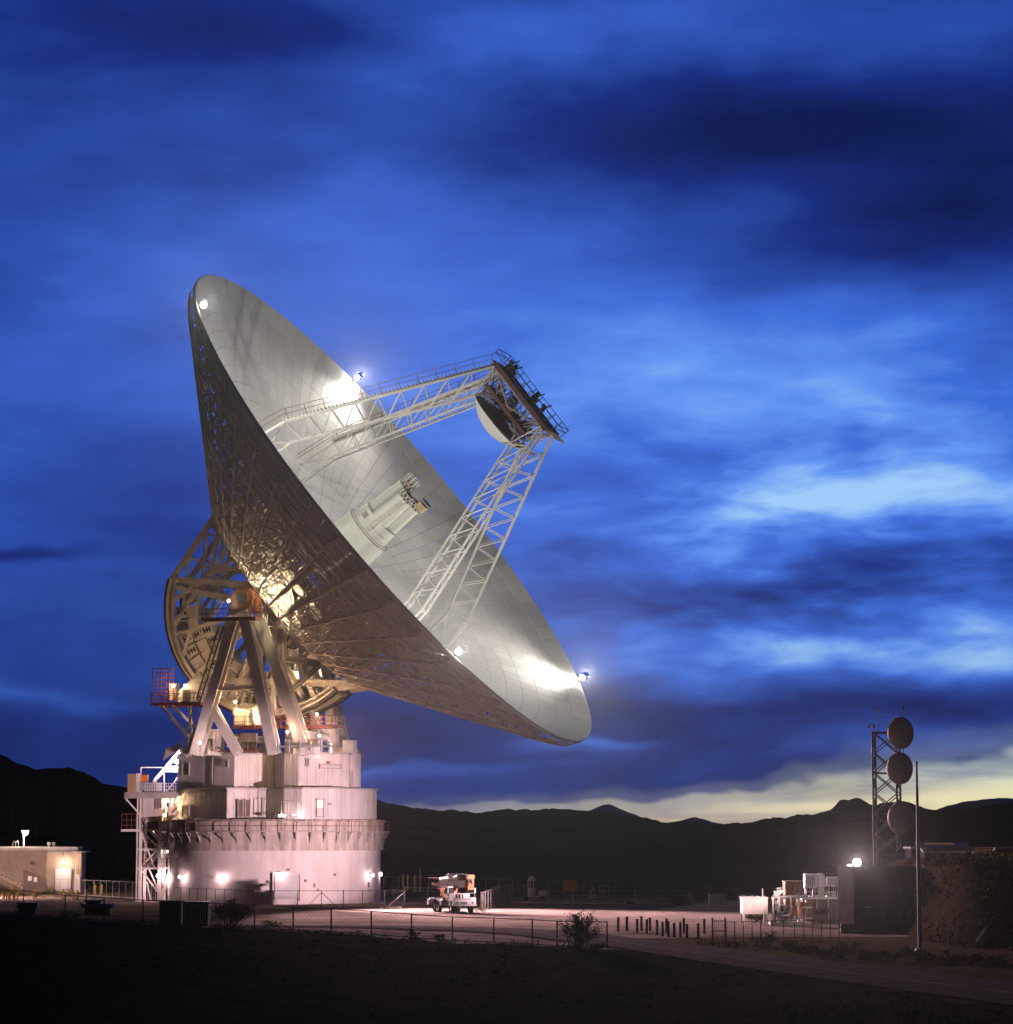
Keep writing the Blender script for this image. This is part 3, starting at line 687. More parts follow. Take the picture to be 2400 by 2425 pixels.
# elevation wheels with their tie frames: coordinates (al, u) about the elevation axis
def EP(al, u, e): return V((e, u, al - 19.0))
def rimp(ph, r, e): return EP(-r * math.cos(RAD(ph)), r * math.sin(RAD(ph)), e)
for e0 in (-2.3, 2.3):
    b = MB(); ph = list(range(-92, 55, 4))
    for p0, p1 in zip(ph[:-1], ph[1:]):
        A = [rimp(p0, 12.45, e0), rimp(p1, 12.45, e0), rimp(p0, 13.05, e0), rimp(p1, 13.05, e0)]
        b.beam(A[0], A[1], 0.9, 0.18, A[0] - EP(0, 0, e0)); b.beam(A[2], A[3], 1.25, 0.22, A[2] - EP(0, 0, e0)); b.beam(rimp(p0, 12.75, e0), rimp(p1, 12.75, e0), 0.2, 0.5, A[0] - EP(0, 0, e0))
    wh = b.build('elevation_wheel', 'steel_white', dish, local=True)
    b = MB()
    for p0, p1 in zip(ph[:-1], ph[1:]): b.beam(rimp(p0, 13.3, e0), rimp(p1, 13.3, e0), 1.05, 0.36, rimp(p0, 13, e0) - EP(0, 0, e0))
    b.build('gear_track', 'dark_steel', wh, local=True)
    Q1, Q4, hub = EP(3.0, 13.6, e0), EP(4.2, -15.3, e0), EP(0, 0, e0); M1 = EP(-3.4, 8.2, e0); E1 = rimp(52, 13.1, e0)
    for A, B, w in ((E1, Q1, 0.62), (hub, rimp(48, 12.8, e0), 0.55), (EP(0.8, 2.2, e0), E1, 0.75), (hub, rimp(22, 12.8, e0), 0.5), (hub, rimp(-4, 12.8, e0), 0.6), (hub, rimp(-30, 12.8, e0), 0.6), (hub, rimp(-56, 12.8, e0), 0.6), (hub, rimp(-80, 12.8, e0), 0.6),
                    (EP(-9.4, -4.1, e0), Q4, 0.85), (rimp(-92, 13.1, e0), Q4, 0.5), (EP(1.8, -12.0, e0), rimp(-86, 13, e0), 0.4), (EP(0, -11.0, e0), rimp(-86, 13, e0), 0.4), (EP(3, -14.0, e0), rimp(-93, 13.4, e0), 0.35), (EP(2.9, 7.0, e0), rimp(40, 12.8, e0), 0.5), (EP(2.9, 3.0, e0), M1, 0.4), (Q1, M1, 0.45), (M1, rimp(26, 12.8, e0), 0.45), (EP(2.9, 10, e0), EP(-6.3, 6.6, e0), 0.45), (EP(-6.3, 6.6, e0), rimp(8, 12.8, e0), 0.4), (hub, Q1, 0.7), (hub, EP(2.9, -9.5, e0), 0.7), (EP(2.2, 0, e0), EP(2.9, 9.5, e0), 0.5), (EP(-1.2, 11.9, e0), EP(-6.3, 6.6, e0), 0.32), (EP(-4.6, 11.2, e0), M1, 0.32), (EP(-4.6, 11.2, e0), EP(-9.6, 6.0, e0), 0.3), (EP(-1.2, 11.9, e0), EP(2.9, 6, e0), 0.32), (EP(-3.4, 8.2, e0), EP(-4.2, 3.0, e0), 0.3), (EP(-6.3, 6.6, e0), EP(-2.0, 1.4, e0), 0.3), (EP(-9.4, 2.6, e0), EP(-3.2, 4.6, e0), 0.3), (EP(-9.6, 6.0, e0), EP(-6.0, 2.4, e0), 0.3)):
        s_ = MB(); s_.hbeam(A, B, w * 0.9, w, 0.1, (1, 0, 0)); s_.build('spoke', 'steel_white', wh, local=True)
for A in ((3.0, 13.6), (-8.4, 10.1), (-13.0, 0.6), (-3.4, 8.2), (4.2, -15.3), (0, -13.2)):
    b = MB(); b.beam(EP(A[0], A[1], -2.3), EP(A[0], A[1], 2.3), 0.45); b.build('tie_beam', 'steel_white', dish, local=True)
# counterweight: cast plates between the wheels
cw = MB()
for p0 in range(-62, 38, 8):
    A = rimp(p0, 11.9, 0); cw.beam(rimp(p0 - 3.6, 12.1, 0), rimp(p0 + 3.6, 12.1, 0), 3.6, 0.5, A - EP(0, 0, 0))
cwo = cw.build('counterweight', 'steel_white', dish, local=True)
r3 = random.Random(3)
for p0 in range(-62, 38, 8):
    for ri, (r0_, dr) in enumerate(((11.4, 1.3), (9.95, 1.3), (8.5, 1.2))):
        if ri == 2 and p0 > 20: continue
        dp = 3.5 * (12.0 / r0_) * 0.86; A = rimp(p0, r0_, 0) - EP(0, 0, 0)
        e1 = -2.3 + r3.uniform(-0.4, 0.7)
        for es in (1,):
            b = MB(); b.beam(rimp(p0 - dp, r0_, 0) + V((0, 0, 0)), rimp(p0 + dp, r0_, 0), -2 * e1, dr, A)
            b.build('weight_block', 'steel_white', cwo, local=True)
        b = MB()
        for q in (-0.45, 0.0, 0.45):
            b.beam(rimp(p0 - dp * 0.5, r0_ + q * dr * 0.7, e1 - 0.04), rimp(p0 + dp * 0.5, r0_ + q * dr * 0.7, e1 - 0.04), 0.14, 0.16, (1, 0, 0))
        b.beam(rimp(p0, r0_ - dr * 0.32, e1 - 0.05), rimp(p0, r0_ + dr * 0.32, e1 - 0.05), 0.14, 0.16, (1, 0, 0))
        if r3.random() < 0.75: b.build('handling_slot', 'dark_steel', cwo, local=True)
# ------------------------------------------------------------------ steel mount that carries the dish
PC = V((-27.1, 313.4, 0))
mount = thing('antenna_mount', 'pale steel A-frame mount with red walkways between dish and white rooms', 'antenna mount', (PC.x, PC.y, 17.0), AZ)
AM = Matrix.Translation(PC) @ Matrix.Rotation(AZ, 4, 'Z')
WMT = Matrix.Translation((0, 0, -17.0))
def mbuild(mb, name, m, par_=None, **k):
    mb.v = [(x, y, z - 17.0) for x, y, z in mb.v]; return mb.build(name, m, par_ or mount, local=True, **k)
def leg(p, q, w, h): 
    b = MB(); b.hbeam(p, q, w, h, 0.16, (0, 1, 0)); return mbuild(b, 'leg', 'steel_white')
leg((-1.0, -10.0, 33.2), (-5.9, -10.0, 16.9), 1.15, 1.5)
leg((0.25, -10.9, 33.2), (4.2, -10.9, 16.9), 1.25, 1.3)
leg((1.7, -9.0, 32.4), (7.3, -9.0, 16.9), 1.35, 1.6)
leg((-1.0, 10.0, 33.2), (-5.9, 10.0, 16.9), 1.15, 1.5)
leg((1.0, 10.0, 33.2), (4.9, 10.0, 16.9), 1.45, 1.6)
leg((0.2, 8.0, 32.0), (1.6, 8.0, 16.9), 1.2, 1.2)
leg((2.6, 5.2, 30.2), (3.0, 5.2, 16.9), 1.1, 1.1)
leg((0.4, 4.0, 30.0), (0.0, 4.0, 16.9), 0.9, 0.9)
leg((4.9, 3.0, 29.5), (6.2, 3.0, 16.9), 1.1, 1.1)
leg((-3.9, -10.0, 22.2), (-0.2, -11.2, 17.0), 0.95, 1.0)
leg((-4.9, -10.0, 20.6), (-7.6, -9.0, 17.0), 0.9, 0.9)
for p, q, w in (((-3.6, -10, 24.5), (2.6, -10, 24.5), 0.45), ((3.4, -8.8, 28.0), (4.4, 9.6, 28.0), 0.7), ((6.6, -8.8, 19.2), (4.6, 9.8, 19.2), 0.8), ((-5.2, -9.8, 19.2), (-5.2, 9.8, 19.2), 0.8), ((2.2, -9.8, 31.0), (2.2, 9.6, 31.0), 1.2),
                ((-1.4, -9.8, 31.6), (-1.4, 9.6, 31.6), 0.9), ((5.0, -8.8, 24.0), (3.8, 9.8, 30.0), 0.45), ((1.4, -8.9, 32.0), (5.2, 3.0, 19.0), 0.5), ((-4.6, 9.8, 21), (3.4, 9.8, 28), 0.5)):
    b = MB(); b.hbeam(p, q, w, w, 0.1, (0, 0, 1)); mbuild(b, 'cross_beam', 'steel_white')
for (x0, e0, z0, sx, sz) in ((1.2, -9.4, 30.6, 2.6, 4.6), (3.6, -8.2, 29.4, 1.6, 3.8), (1.2, 9.2, 30.6, 3.0, 4.6), (4.4, 4.2, 27.8, 2.2, 3.6)):
    b = MB(); b.box((x0, e0, z0), (sx, 0.2, sz)); b.box((x0 - sx * .3, e0 - 0.2, z0), (0.18, 0.4, sz)); b.box((x0 + sx * .3, e0 - 0.2, z0), (0.18, 0.4, sz)); mbuild(b, 'gusset', 'steel_white')
for e0 in (-10, 10):                                          # elevation bearings
    b = MB(); b.box((0.2, e0, 34.0), (3.0, 1.7, 1.6)); b.lathe([(1.35, -1.0), (1.35, 1.0), (0.1, 1.05)], 20, Matrix.Translation((0, e0, 34.7)) @ Matrix.Rotation(math.pi / 2, 4, 'X')); b.box((0.3, e0, 35.4), (1.9, 1.5, 1.0))
    be = mbuild(b, 'bearing', 'rust')
    b = MB(); b.tube((0, e0 - 1.1, 34.7), (0, e0 - 1.4, 34.7), 0.7, 12); b.box((-1.3, e0 - .3, 33.5), (.8, 1.2, 1.0)); mbuild(b, 'bearing_cap', 'dark_steel', be)
def platform(x0, x1, y0, y1, z, rail=1.1, posts=1.4, m='red_paint', sides='NSEW'):
    b = MB(); b.box(((x0 + x1) / 2, (y0 + y1) / 2, z), (x1 - x0, y1 - y0, 0.12))
    for yy in (y0, y1): b.beam((x0, yy, z - 0.1), (x1, yy, z - 0.1), 0.12, 0.34)
    for xx in (x0, x1): b.beam((xx, y0, z - 0.1), (xx, y1, z - 0.1), 0.12, 0.34)
    pl = mbuild(b, 'platform', m)
    b = MB(); C = {'S': ((x0, y0), (x1, y0)), 'N': ((x0, y1), (x1, y1)), 'W': ((x0, y0), (x0, y1)), 'E': ((x1, y0), (x1, y1))}
    for s in sides:
        (ax, ay), (bx, by) = C[s]; L = math.hypot(bx - ax, by - ay); n = max(1, round(L / posts))
        for k in range(n + 1): b.beam((ax + (bx - ax) * k / n, ay + (by - ay) * k / n, z), (ax + (bx - ax) * k / n, ay + (by - ay) * k / n, z + rail), 0.06)
        for h in (rail * 0.5, rail): b.beam((ax, ay, z + h), (bx, by, z + h), 0.06)
    mbuild(b, 'railing', m, pl); return pl
platform(-4.4, 2.2, -12.4, -11.0, 32.4)
platform(-2.0, 3.5, -8.4, -6.2, 20.2); platform(6.0, 10.0, -8.2, -4.6, 20.2); platform(3.8, 6.0, -8.4, -7.2, 20.2, sides='S')
pl = platform(-12.4, -6.4, -8.4, -3.6, 23.0)
b = MB()
for p, q in (((-11.6, -7.6, 22.9), (-6.3, -9.4, 18.2)), ((-11.6, -4.2, 22.9), (-6.0, -4.2, 18.2)), ((-7.6, -8.2, 22.8), (-6.8, -9.2, 18.4))): b.beam(p, q, 0.28)
mbuild(b, 'bracket', 'steel_white', pl)
b = MB()                                                        # ladder cage at the end of the drive platform
for xx in (-12.3, -11.2, -10.2):
    for yy in (-8.3, -7.0): b.beam((xx, yy, 23.0), (xx, yy, 27.2), 0.08)
for k in range(8):
    z = 23.4 + 0.52 * k
    for yy in (-8.3, -7.0): b.beam((-12.3, yy, z), (-10.2, yy, z), 0.06)
mbuild(b, 'ladder_cage', 'red_paint', pl)
b = MB()                                                        # elevation drive
b.box((-8.0, -5.6, 24.2), (2.2, 2.0, 2.2)); b.tube((-9.6, -5.6, 24.0), (-7.0, -5.6, 26.2), 0.75, 10); b.box((-9.6, -5.4, 23.8), (0.9, 1.0, 1.5)); b.tube((-8.8, -7.2, 23.1), (-8.8, -7.2, 24.6), 0.35, 8); b.tube((-7.4, -7.6, 23.1), (-7.4, -7.6, 24.3), 0.4, 8); b.box((-10.6, -5.8, 24.4), (0.8, 1.2, 2.0))
mbuild(b, 'drive_unit', 'galv', pl)
b = MB(); b.box((-1.2, -7.4, 21.2), (1.6, 1.4, 1.7)); b.tube((-2.4, -7.2, 22.0), (0.4, -7.2, 21.2), 0.5, 8); b.box((0.6, -7.0, 21.4), (1.3, 1.2, 2.0)); mbuild(b, 'drive_unit', 'cone_white')
b = MB()                                                        # hydrostatic pads
for x, y in ((7.2, -8.6), (-5.6, -7.5), (6.6, 7)): b.box((x, y, 17.4), (2.6, 2.0, 1.0)); b.beam((x - 1.3, y, 18.3), (x + 1.2, y, 17.2), .3); b.tube((x + .6, y - 1.1, 17), (x + .6, y - 1.1, 18.6), .22, 6)
mbuild(b, 'bearing_pad', 'steel_white')
b = MB()
for k in range(7):
    x = 3.5 + k * 1.3; b.tube((x, -11.4, 17.0), (x, -11.4, 18.0 + 0.5 * (k % 2)), 0.14, 6)
    if k: b.tube((x - 1.3, -11.4, 17.7), (x, -11.4, 17.7), 0.12, 6)
b.box((11.6, -6.5, 17.8), (1.3, 1.2, 1.4)); mbuild(b, 'pipework', 'galv')
b = MB()                                                        # hanging cable loops below the hub
for j, (x0, e0, w_) in enumerate(((2.6, -6.2, 1.3), (4.3, -5.6, 1.5), (2.8, -5.4, 1.8))):
    P = [V((x0 + w_ * math.cos(t), e0, 31.2 + 2.0 * math.sin(t))) for t in [math.pi + math.pi * k / 12 for k in range(13)]]; b.path(P, 0.09, 5)
mbuild(b, 'cable_loop', 'dark_steel')
b = MB()
for s in (-0.55, 0.0): b.beam((-2.3 + s, -11.05, 31.5), (-6.9 + s, -11.05, 17.2), 0.12)
for k in range(17):
    z = 17.8 + k * 0.82; x = -6.9 + 4.6 * (z - 17.2) / 14.3; b.beam((x - .6, -11.05, z), (x + .05, -11.05, z), 0.07)
mbuild(b, 'ladder', 'dark_steel')
# work lamps on the mount: globe on a stub with a lit bulb
def mlamp(x, y, z, en, c=WARM, bulb=0.16, post=1.2, m='lamp_warm'):
    b = MB(); b.beam((x, y, z - post), (x, y, z - 0.1), 0.08); o = mbuild(b, 'work_lamp', 'galv')
    b = MB(); b.ball((x, y, z), bulb, 10, 6); mbuild(b, 'bulb', m, o)
    lamp('POINT', AM @ V((x, y, z)) , en, c, o, radius=bulb * 1.05)
    return o
mlamp(-1.3, -11.9, 34.4, 500, COOL)                              # by the near bearing
mlamp(-9.8, -8.0, 25.0, 4600)                                    # drive platform
mlamp(-1.7, -8.6, 23.0, 6200)                                    # above the drive on the inner deck
mlamp(0.8, -8.6, 21.3, 4600)
mlamp(5.3, -9.9, 19.4, 5200)
mlamp(7.2, -5.6, 21.6, 5200)
yl = mlamp(8.6, -8.4, 19.0, 5200)
lamp('SPOT', AM @ V((8.9, -9.0, 19.2)), 1300000, PINK, yl, gnd(1400, 2182), 62, 0.8, 0.3)     # the lamp at the roof edge also floods the yard
mlamp(3.0, -11.8, 36.2, 7000, (1.0, 0.80, 0.48), 0.18)            # beside the hub room
mlamp(5.0, -11.6, 34.0, 7000, (1.0, 0.80, 0.48), 0.18)
mlamp(1.4, 0.0, 23.5, 12000)
mlamp(4.0, 3.6, 26.5, 11000, (1.0, 0.82, 0.5))
mlamp(-4.3, -12.6, 18.2, 1500, PINK)

# ------------------------------------------------------------------ white clad rooms that turn with the mount
rooms = thing('equipment_rooms', 'two tiers of white corrugated metal rooms on top of the round pedestal', 'equipment building', (PC.x, PC.y, 9.4), 0)
panel_cache = {}
def clad(p, q, z0, z1, m='siding', pw=1.15, skip=()):
    """a wall from p to q (plan points) made of ribbed sheet panels, each its own part"""
    p, q = V((p[0], p[1], 0)), V((q[0], q[1], 0)); L = (q - p).length; n = max(1, round(L / pw)); w = L / n; d = (q - p).normalized(); ang = math.atan2(d.y, d.x)
    key = (round(w, 3), round(z1 - z0, 3), m)
    if key not in panel_cache:
        b = MB(); h = z1 - z0; b.box((w / 2, 0.05, h / 2), (w - 0.03, 0.06, h))
        for k in range(3):
            x = w * (k + 0.5) / 3; b.add([(x - .09, 0.02, 0), (x - .045, -0.005, 0), (x + .045, -0.005, 0), (x + .09, 0.02, 0), (x - .09, 0.02, h), (x - .045, -0.005, h), (x + .045, -0.005, h), (x + .09, 0.02, h)], [(0, 1, 5, 4), (1, 2, 6, 5), (2, 3, 7, 6), (4, 5, 6, 7)])
        panel_cache[key] = b.mesh('wall_panel', m)
    for k in range(n):
        o = bpy.data.objects.new('wall_panel', panel_cache[key]); col.objects.link(o); o.parent = rooms
        pos = p + d * (w * k); o.matrix_local = Matrix.Translation((pos.x - PC.x, pos.y - PC.y, z0 - 9.4)) @ Matrix.Rotation(ang, 4, 'Z')
def facet(x, dy, z): Y = PC.y + dy; return (xw(x, Y, z), Y)
def tier(pts, z0, z1, back, over=0.25):
    P = [facet(x, dy, (z0 + z1) / 2) for x, dy in pts]
    for a, b in zip(P[:-1], P[1:]): clad(a, b, z0, z1)
    B = [facet(x, dy, (z0 + z1) / 2) for x, dy in back]
    for a, b in zip([P[-1]] + B, B + [P[0]]): clad(a, b, z0, z1, pw=2.4)
    core = MB(); cen = V((PC.x, PC.y)); poly = P + B
    ins = [tuple(V(p) + (cen - V(p)).normalized() * 0.16) for p in poly]
    core.prism(ins, z0 + 0.02, z1 - 0.05); core.build('inner_frame', 'siding_trim', rooms)
    rf = MB(); ov = [tuple(V(p) - (cen - V(p)).normalized() * over) for p in poly]; rf.prism(ov, z1 - 0.02, z1 + 0.16)
    return rf.build('roof', 'siding_trim', rooms), P
UP = [(421, 1.0), (555, -6.5), (611, -4.4), (648, -3.6), (672, -8.2), (707, -9.8), (828, -5.6)]
LO = [(404, 0.5), (538, -9.2), (571, -8.6), (611, -6.8), (668, -7.4), (672, -10.2), (716, -11.6), (797, -9.8), (893, -2.0)]
tier(LO, 9.55, 13.0, [(880, 7.0), (760, 11.5), (560, 11.5), (430, 8.0)])
tier(UP, 13.2, 17.05, [(840, 5.0), (730, 9.0), (560, 9.0), (440, 7.0)], 0.12)
b = MB(); c = at(838, 1830, PC.y - 2.2); b.lathe([(1.75, 12.95), (1.75, 17.2), (1.1, 17.9), (0.1, 18.1)], 24, Matrix.Translation((c.x - 0.9, c.y, 0))); b.build('round_duct', 'siding', rooms, smooth=False)
def ray_plane(x, y, a, bq):
    """world point on the vertical plane through plan points a, bq seen at picture point (x, y)"""
    p0 = V((0, 0, CAM_H)); d = at(x, y, 100) - p0; n = V((bq[1] - a[1], -(bq[0] - a[0]), 0)); t = (V((a[0], a[1], 0)) - p0).dot(n) / d.dot(n); return p0 + d * t
def wallbox(name, m, x0, y0, x1, y1, fa, fb, zc, th=0.12, frame=None, parent=None, off=0.0):
    A, B = facet(*fa, zc), facet(*fb, zc); P, Q = ray_plane(x0, y1, A, B), ray_plane(x1, y0, A, B); d = V((B[0] - A[0], B[1] - A[1], 0)).normalized(); n = V((d.y, -d.x, 0))
    w = abs((Q - P).dot(d)); c = (P + Q) / 2 + n * (th / 2 + 0.045 + off); b = MB(); b.box(c, (w, th, Q.z - P.z), math.atan2(d.y, d.x)); o = b.build(name, m, parent or rooms)
    if frame:
        b = MB(); R3 = Matrix.Rotation(math.atan2(d.y, d.x), 3, 'Z'); h = Q.z - P.z
        for sx, sz, ww, hh in ((-w / 2, 0, .1, h + .2), (w / 2, 0, .1, h + .2), (0, h / 2, w + .2, .1), (0, -h / 2, w + .2, .1)): b.box(c + R3 @ V((sx, -0.05, sz)), (ww, th + 0.08, hh), math.atan2(d.y, d.x))
        b.build('frame', frame, o)
    return o
wallbox('window', 'louver', 435, 1808, 451, 1835, UP[0], UP[1], 15, frame='siding_trim')
wallbox('window', 'louver', 534, 1801, 543, 1816, UP[0], UP[1], 15, frame='siding_trim')
wallbox('window', 'louver', 723, 1798, 729, 1813, UP[5], UP[6], 15, frame='siding_trim')
wallbox('vent_panel', 'siding', 756, 1812, 805, 1819, UP[5], UP[6], 15, frame='siding_trim')
wallbox('vent_panel', 'louver', 773, 1803, 780, 1809, UP[5], UP[6], 15)
wallbox('window', 'louver', 435, 1909, 451, 1932, LO[0], LO[1], 11.2, frame='siding_trim')
d1 = wallbox('door', 'door_brown', 561, 1894, 573, 1935, LO[2], LO[3], 11.2, frame='siding_trim')
d2 = wallbox('door', 'door_brown', 578, 1894, 590, 1935, LO[2], LO[3], 11.2, frame='siding_trim')
d3 = wallbox('door', 'siding', 749, 1893, 766, 1934, LO[6], LO[7], 11.2, frame='siding_trim')
w1 = wallbox('door_window', 'window_lit', 750.5, 1895, 764, 1913, LO[6], LO[7], 11.2, th=0.06, parent=d3, off=0.10)
lamp('POINT', ray_plane(757, 1904, facet(*LO[6], 11), facet(*LO[7], 11)) + V((-0.2, -0.6, 0)), 12, WARM, d3, radius=0.2)
wallbox('drain_pipe', 'siding_trim', 609, 1872, 612, 1932, LO[3], LO[4], 11.2); wallbox('drain_pipe', 'siding_trim', 503.5, 1792, 505.5, 1880, UP[0], UP[1], 15)
wallbox('stain_panel', 'siding_trim', 830, 1826, 836, 1870, UP[5], UP[6], 15)
wallbox('sign_plate', 'louver', 776, 1902, 784, 1906, LO[6], LO[7], 11.2)
# fluorescent fittings and frame on the ledge
for x in (668, 708):
    o = wallbox('ledge_lamp', 'galv', x - 8, 1928, x + 8, 1935, LO[5], LO[6], 9.8, th=0.3, off=0.35)
    b = MB(); P = at(x, 1932, PC.y - 12.0); b.box(P + V((0, 0.15, 0)), (0.75, 0.12, 0.22)); b.build('tube', 'lamp_pink', o); lamp('POINT', P + V((0, -0.2, 0.15)), 110, PINK, o, radius=0.2)
b = MB(); P, Q = at(667, 1935, PC.y - 12.1), at(714, 1899, PC.y - 12.1)
for x in (P.x, (P.x + Q.x) / 2, Q.x): b.beam((x, P.y, P.z), (x, P.y, Q.z), 0.09)
for z in (Q.z, P.z + .1): b.beam((P.x, P.y, z), (Q.x, P.y, z), 0.09)
b.build('guard_frame', 'siding_trim', rooms)
# plant on the roof of the upper tier
def wbox(name, m, x0, y0, x1, y1, Y, dep, parent, extra=None):
    P, Q = at(x0, y1, Y), at(x1, y0, Y); b = MB(); b.box(((P.x + Q.x) / 2, Y + dep / 2, (P.z + Q.z) / 2), (Q.x - P.x, dep, Q.z - P.z)); return b.build(name, m, parent)
h1 = wbox('roof_hut', 'siding', 471, 1727, 524, 1786, PC.y - 5.4, 3.5, rooms); wbox('hut_side', 'louver', 453, 1737, 470, 1786, PC.y - 4.4, 2.5, h1)
for k in range(6):
    b = MB(); P = at(476 + k * 9, 1786, PC.y - 5.46); Q = at(476 + k * 9, 1728, PC.y - 5.46); b.beam(P, Q, 0.07); b.build('batten', 'siding_trim', h1)
h2 = wbox('roof_hut', 'siding_trim', 551, 1743, 569, 1783, PC.y - 7.4, 2.0, rooms); wbox('hut_side', 'siding', 569, 1736, 607, 1757, PC.y - 7.2, 2.0, h2); wbox('hut_louver', 'door_brown', 570, 1757, 606, 1781, PC.y - 7.1, 1.9, h2)
P, Q = at(516, 1780, PC.y - 8.6), at(612, 1780, PC.y - 8.6); b = MB(); b.beam(P, Q, 0.9, 0.2)
dk = b.build('roof_deck', 'rust', rooms); b = MB()
for k in range(9): x = P.x + (Q.x - P.x) * k / 8; b.beam((x, P.y - .4, P.z), (x, P.y - .4, P.z + 1.1), 0.06)
for h in (0.55, 1.1): b.beam((P.x, P.y - .4, P.z + h), (Q.x, P.y - .4, P.z + h), 0.05)
b.build('railing', 'siding_trim', dk)

# ------------------------------------------------------------------ round concrete pedestal
ped = thing('concrete_pedestal', 'round pinkish concrete pedestal building with ring walkway and roll-up door', 'pedestal', (PC.x, PC.y, 0))
TP = Matrix.Translation(PC)
b = MB(); b.lathe([(12.33, -0.6), (12.33, 6.02)], 128, TP); b.build('wall', 'concrete', ped, smooth=True)
b = MB(); b.lathe([(12.3, 6.0), (12.68, 6.0), (12.68, 9.2), (12.86, 9.2), (12.86, 9.5), (0.1, 9.52)], 128, TP); b.build('upper_band', 'concrete_band', ped)
b = MB(); b.lathe([(12.34, -0.4), (12.48, -0.4), (12.48, 0.22), (12.34, 0.22)], 128, TP, closed=True); b.build('plinth', 'concrete', ped)
b = MB(); b.lathe([(12.70, 8.22), (13.4, 8.22), (13.4, 8.06), (12.70, 8.06)], 128, TP, closed=True); wk = b.build('walkway', 'siding_trim', ped)
b = MB()
for h in (0.55, 1.1): b.lathe([(13.33, 8.22 + h), (13.385, 8.22 + h), (13.385, 8.275 + h), (13.33, 8.275 + h)], 128, TP, closed=True)
b.build('handrail', 'rust', wk)
def pp(t, r, z): return V((PC.x + r * math.cos(t), PC.y + r * math.sin(t), z))
for k in range(48):
    t = 2 * math.pi * k / 48
    b = MB(); b.beam(pp(t, 13.35, 8.2), pp(t, 13.35, 9.34), 0.07); b.build('rail_post', 'rust', wk)
    b = MB(); b.beam(pp(t, 12.7, 7.1), pp(t, 13.3, 8.02), 0.1); b.beam(pp(t, 12.74, 6.9), pp(t, 12.74, 8.1), 0.1); b.beam(pp(t, 12.7, 8.0), pp(t, 13.36, 8.0), 0.1); b.build('bracket', 'siding_trim', wk)
b = MB(); b.lathe([(12.7, 7.28), (12.76, 7.28), (12.76, 7.34), (12.7, 7.34)], 128, TP, closed=True); b.lathe([(12.7, 6.95), (12.74, 6.95), (12.74, 6.99), (12.7, 6.99)], 128, TP, closed=True); b.build('conduit', 'siding_trim', wk)
def onped(x, y, r=12.33):
    p0 = V((0, 0, CAM_H)); d = at(x, y, 100) - p0; ox, oy = p0.x - PC.x, p0.y - PC.y
    A = d.x ** 2 + d.y ** 2; B = 2 * (ox * d.x + oy * d.y); Cc = ox * ox + oy * oy - r * r; D = max(0.0, B * B - 4 * A * Cc)
    return p0 + d * ((-B - math.sqrt(D)) / (2 * A))
def pedbox(name, m, x0, y0, x1, y1, th, parent, r=12.33, off=0.0):
    P, Q = onped(x0, y1, r), onped(x1, y0, r); c = (P + Q) / 2; n = V((c.x - PC.x, c.y - PC.y, 0)).normalized(); w = ((Q - P).x ** 2 + (Q - P).y ** 2) ** 0.5
    b = MB(); b.box(c + n * (off + 0.0), (w, th, Q.z - P.z), math.atan2(n.y, n.x) + math.pi / 2); return b.build(name, m, parent)
dr = pedbox('roll_door', 'door_grey', 650, 2073, 708, 2131, 0.5, ped)
for k in range(9):
    y = 2074 + k * 6.3; pedbox('door_slat', 'door_grey', 650.5, y, 707.5, y + 5.7, 0.06, dr, off=0.27)
pedbox('door_frame', 'concrete', 645, 2069, 650, 2133, 0.9, dr); pedbox('door_frame', 'concrete', 708, 2069, 713, 2133, 0.9, dr); pedbox('door_frame', 'concrete', 645, 2066, 713, 2071.5, 0.95, dr)
pedbox('number_plate', 'louver', 679, 2057, 687, 2062, 0.1, ped, off=.05)
pedbox('vent', 'louver', 790, 2069, 795, 2075, 0.12, ped, off=.05); pedbox('junction_box', 'louver', 633, 2085, 638, 2091, 0.2, ped, off=.1); pedbox('junction_box', 'louver', 721, 2083, 726, 2089, 0.2, ped, off=.1)
pedbox('pipe', 'louver', 743, 2092, 745.5, 2102, 0.15, ped, off=.08); pedbox('pipe', 'louver', 751, 2105, 754, 2110, 0.15, ped, off=.08); pedbox('pipe', 'louver', 871, 2089, 874, 2101, 0.15, ped, off=.08)
def wlamp(p, n, parent, en, c=PINK, m='lamp_pink', s=0.34, hood=True):
    b = MB(); b.box(V(p) + V((0, 0, s * 0.75)), (s * 1.3, s * 1.3, s * 0.25)); b.beam(V(p) + V((0, 0, s * .7)), V(p) - V(n) * 0.5 + V((0, 0, s * .7)), 0.1)
    o = b.build('wall_lamp', 'galv', parent); b = MB(); b.ball(V(p), s * 0.55, 10, 6); b.build('bulb', m, o); lamp('POINT', V(p), en, c, o, radius=s * 0.6); return o
for x, y, en in ((437, 2077, 620), (526, 2078, 640), (666, 2070, 520), (872, 2073, 560)):
    P = onped(x, y); n = V((P.x - PC.x, P.y - PC.y, 0)).normalized(); wlamp(P + n * 0.6, n, ped, en)
P = pp(RAD(3), 12.9, 3.2); wlamp(V((xw(902, PC.y - 1, 3.2), PC.y - 1, 3.2)), V((1, 0, 0)), ped, 800)
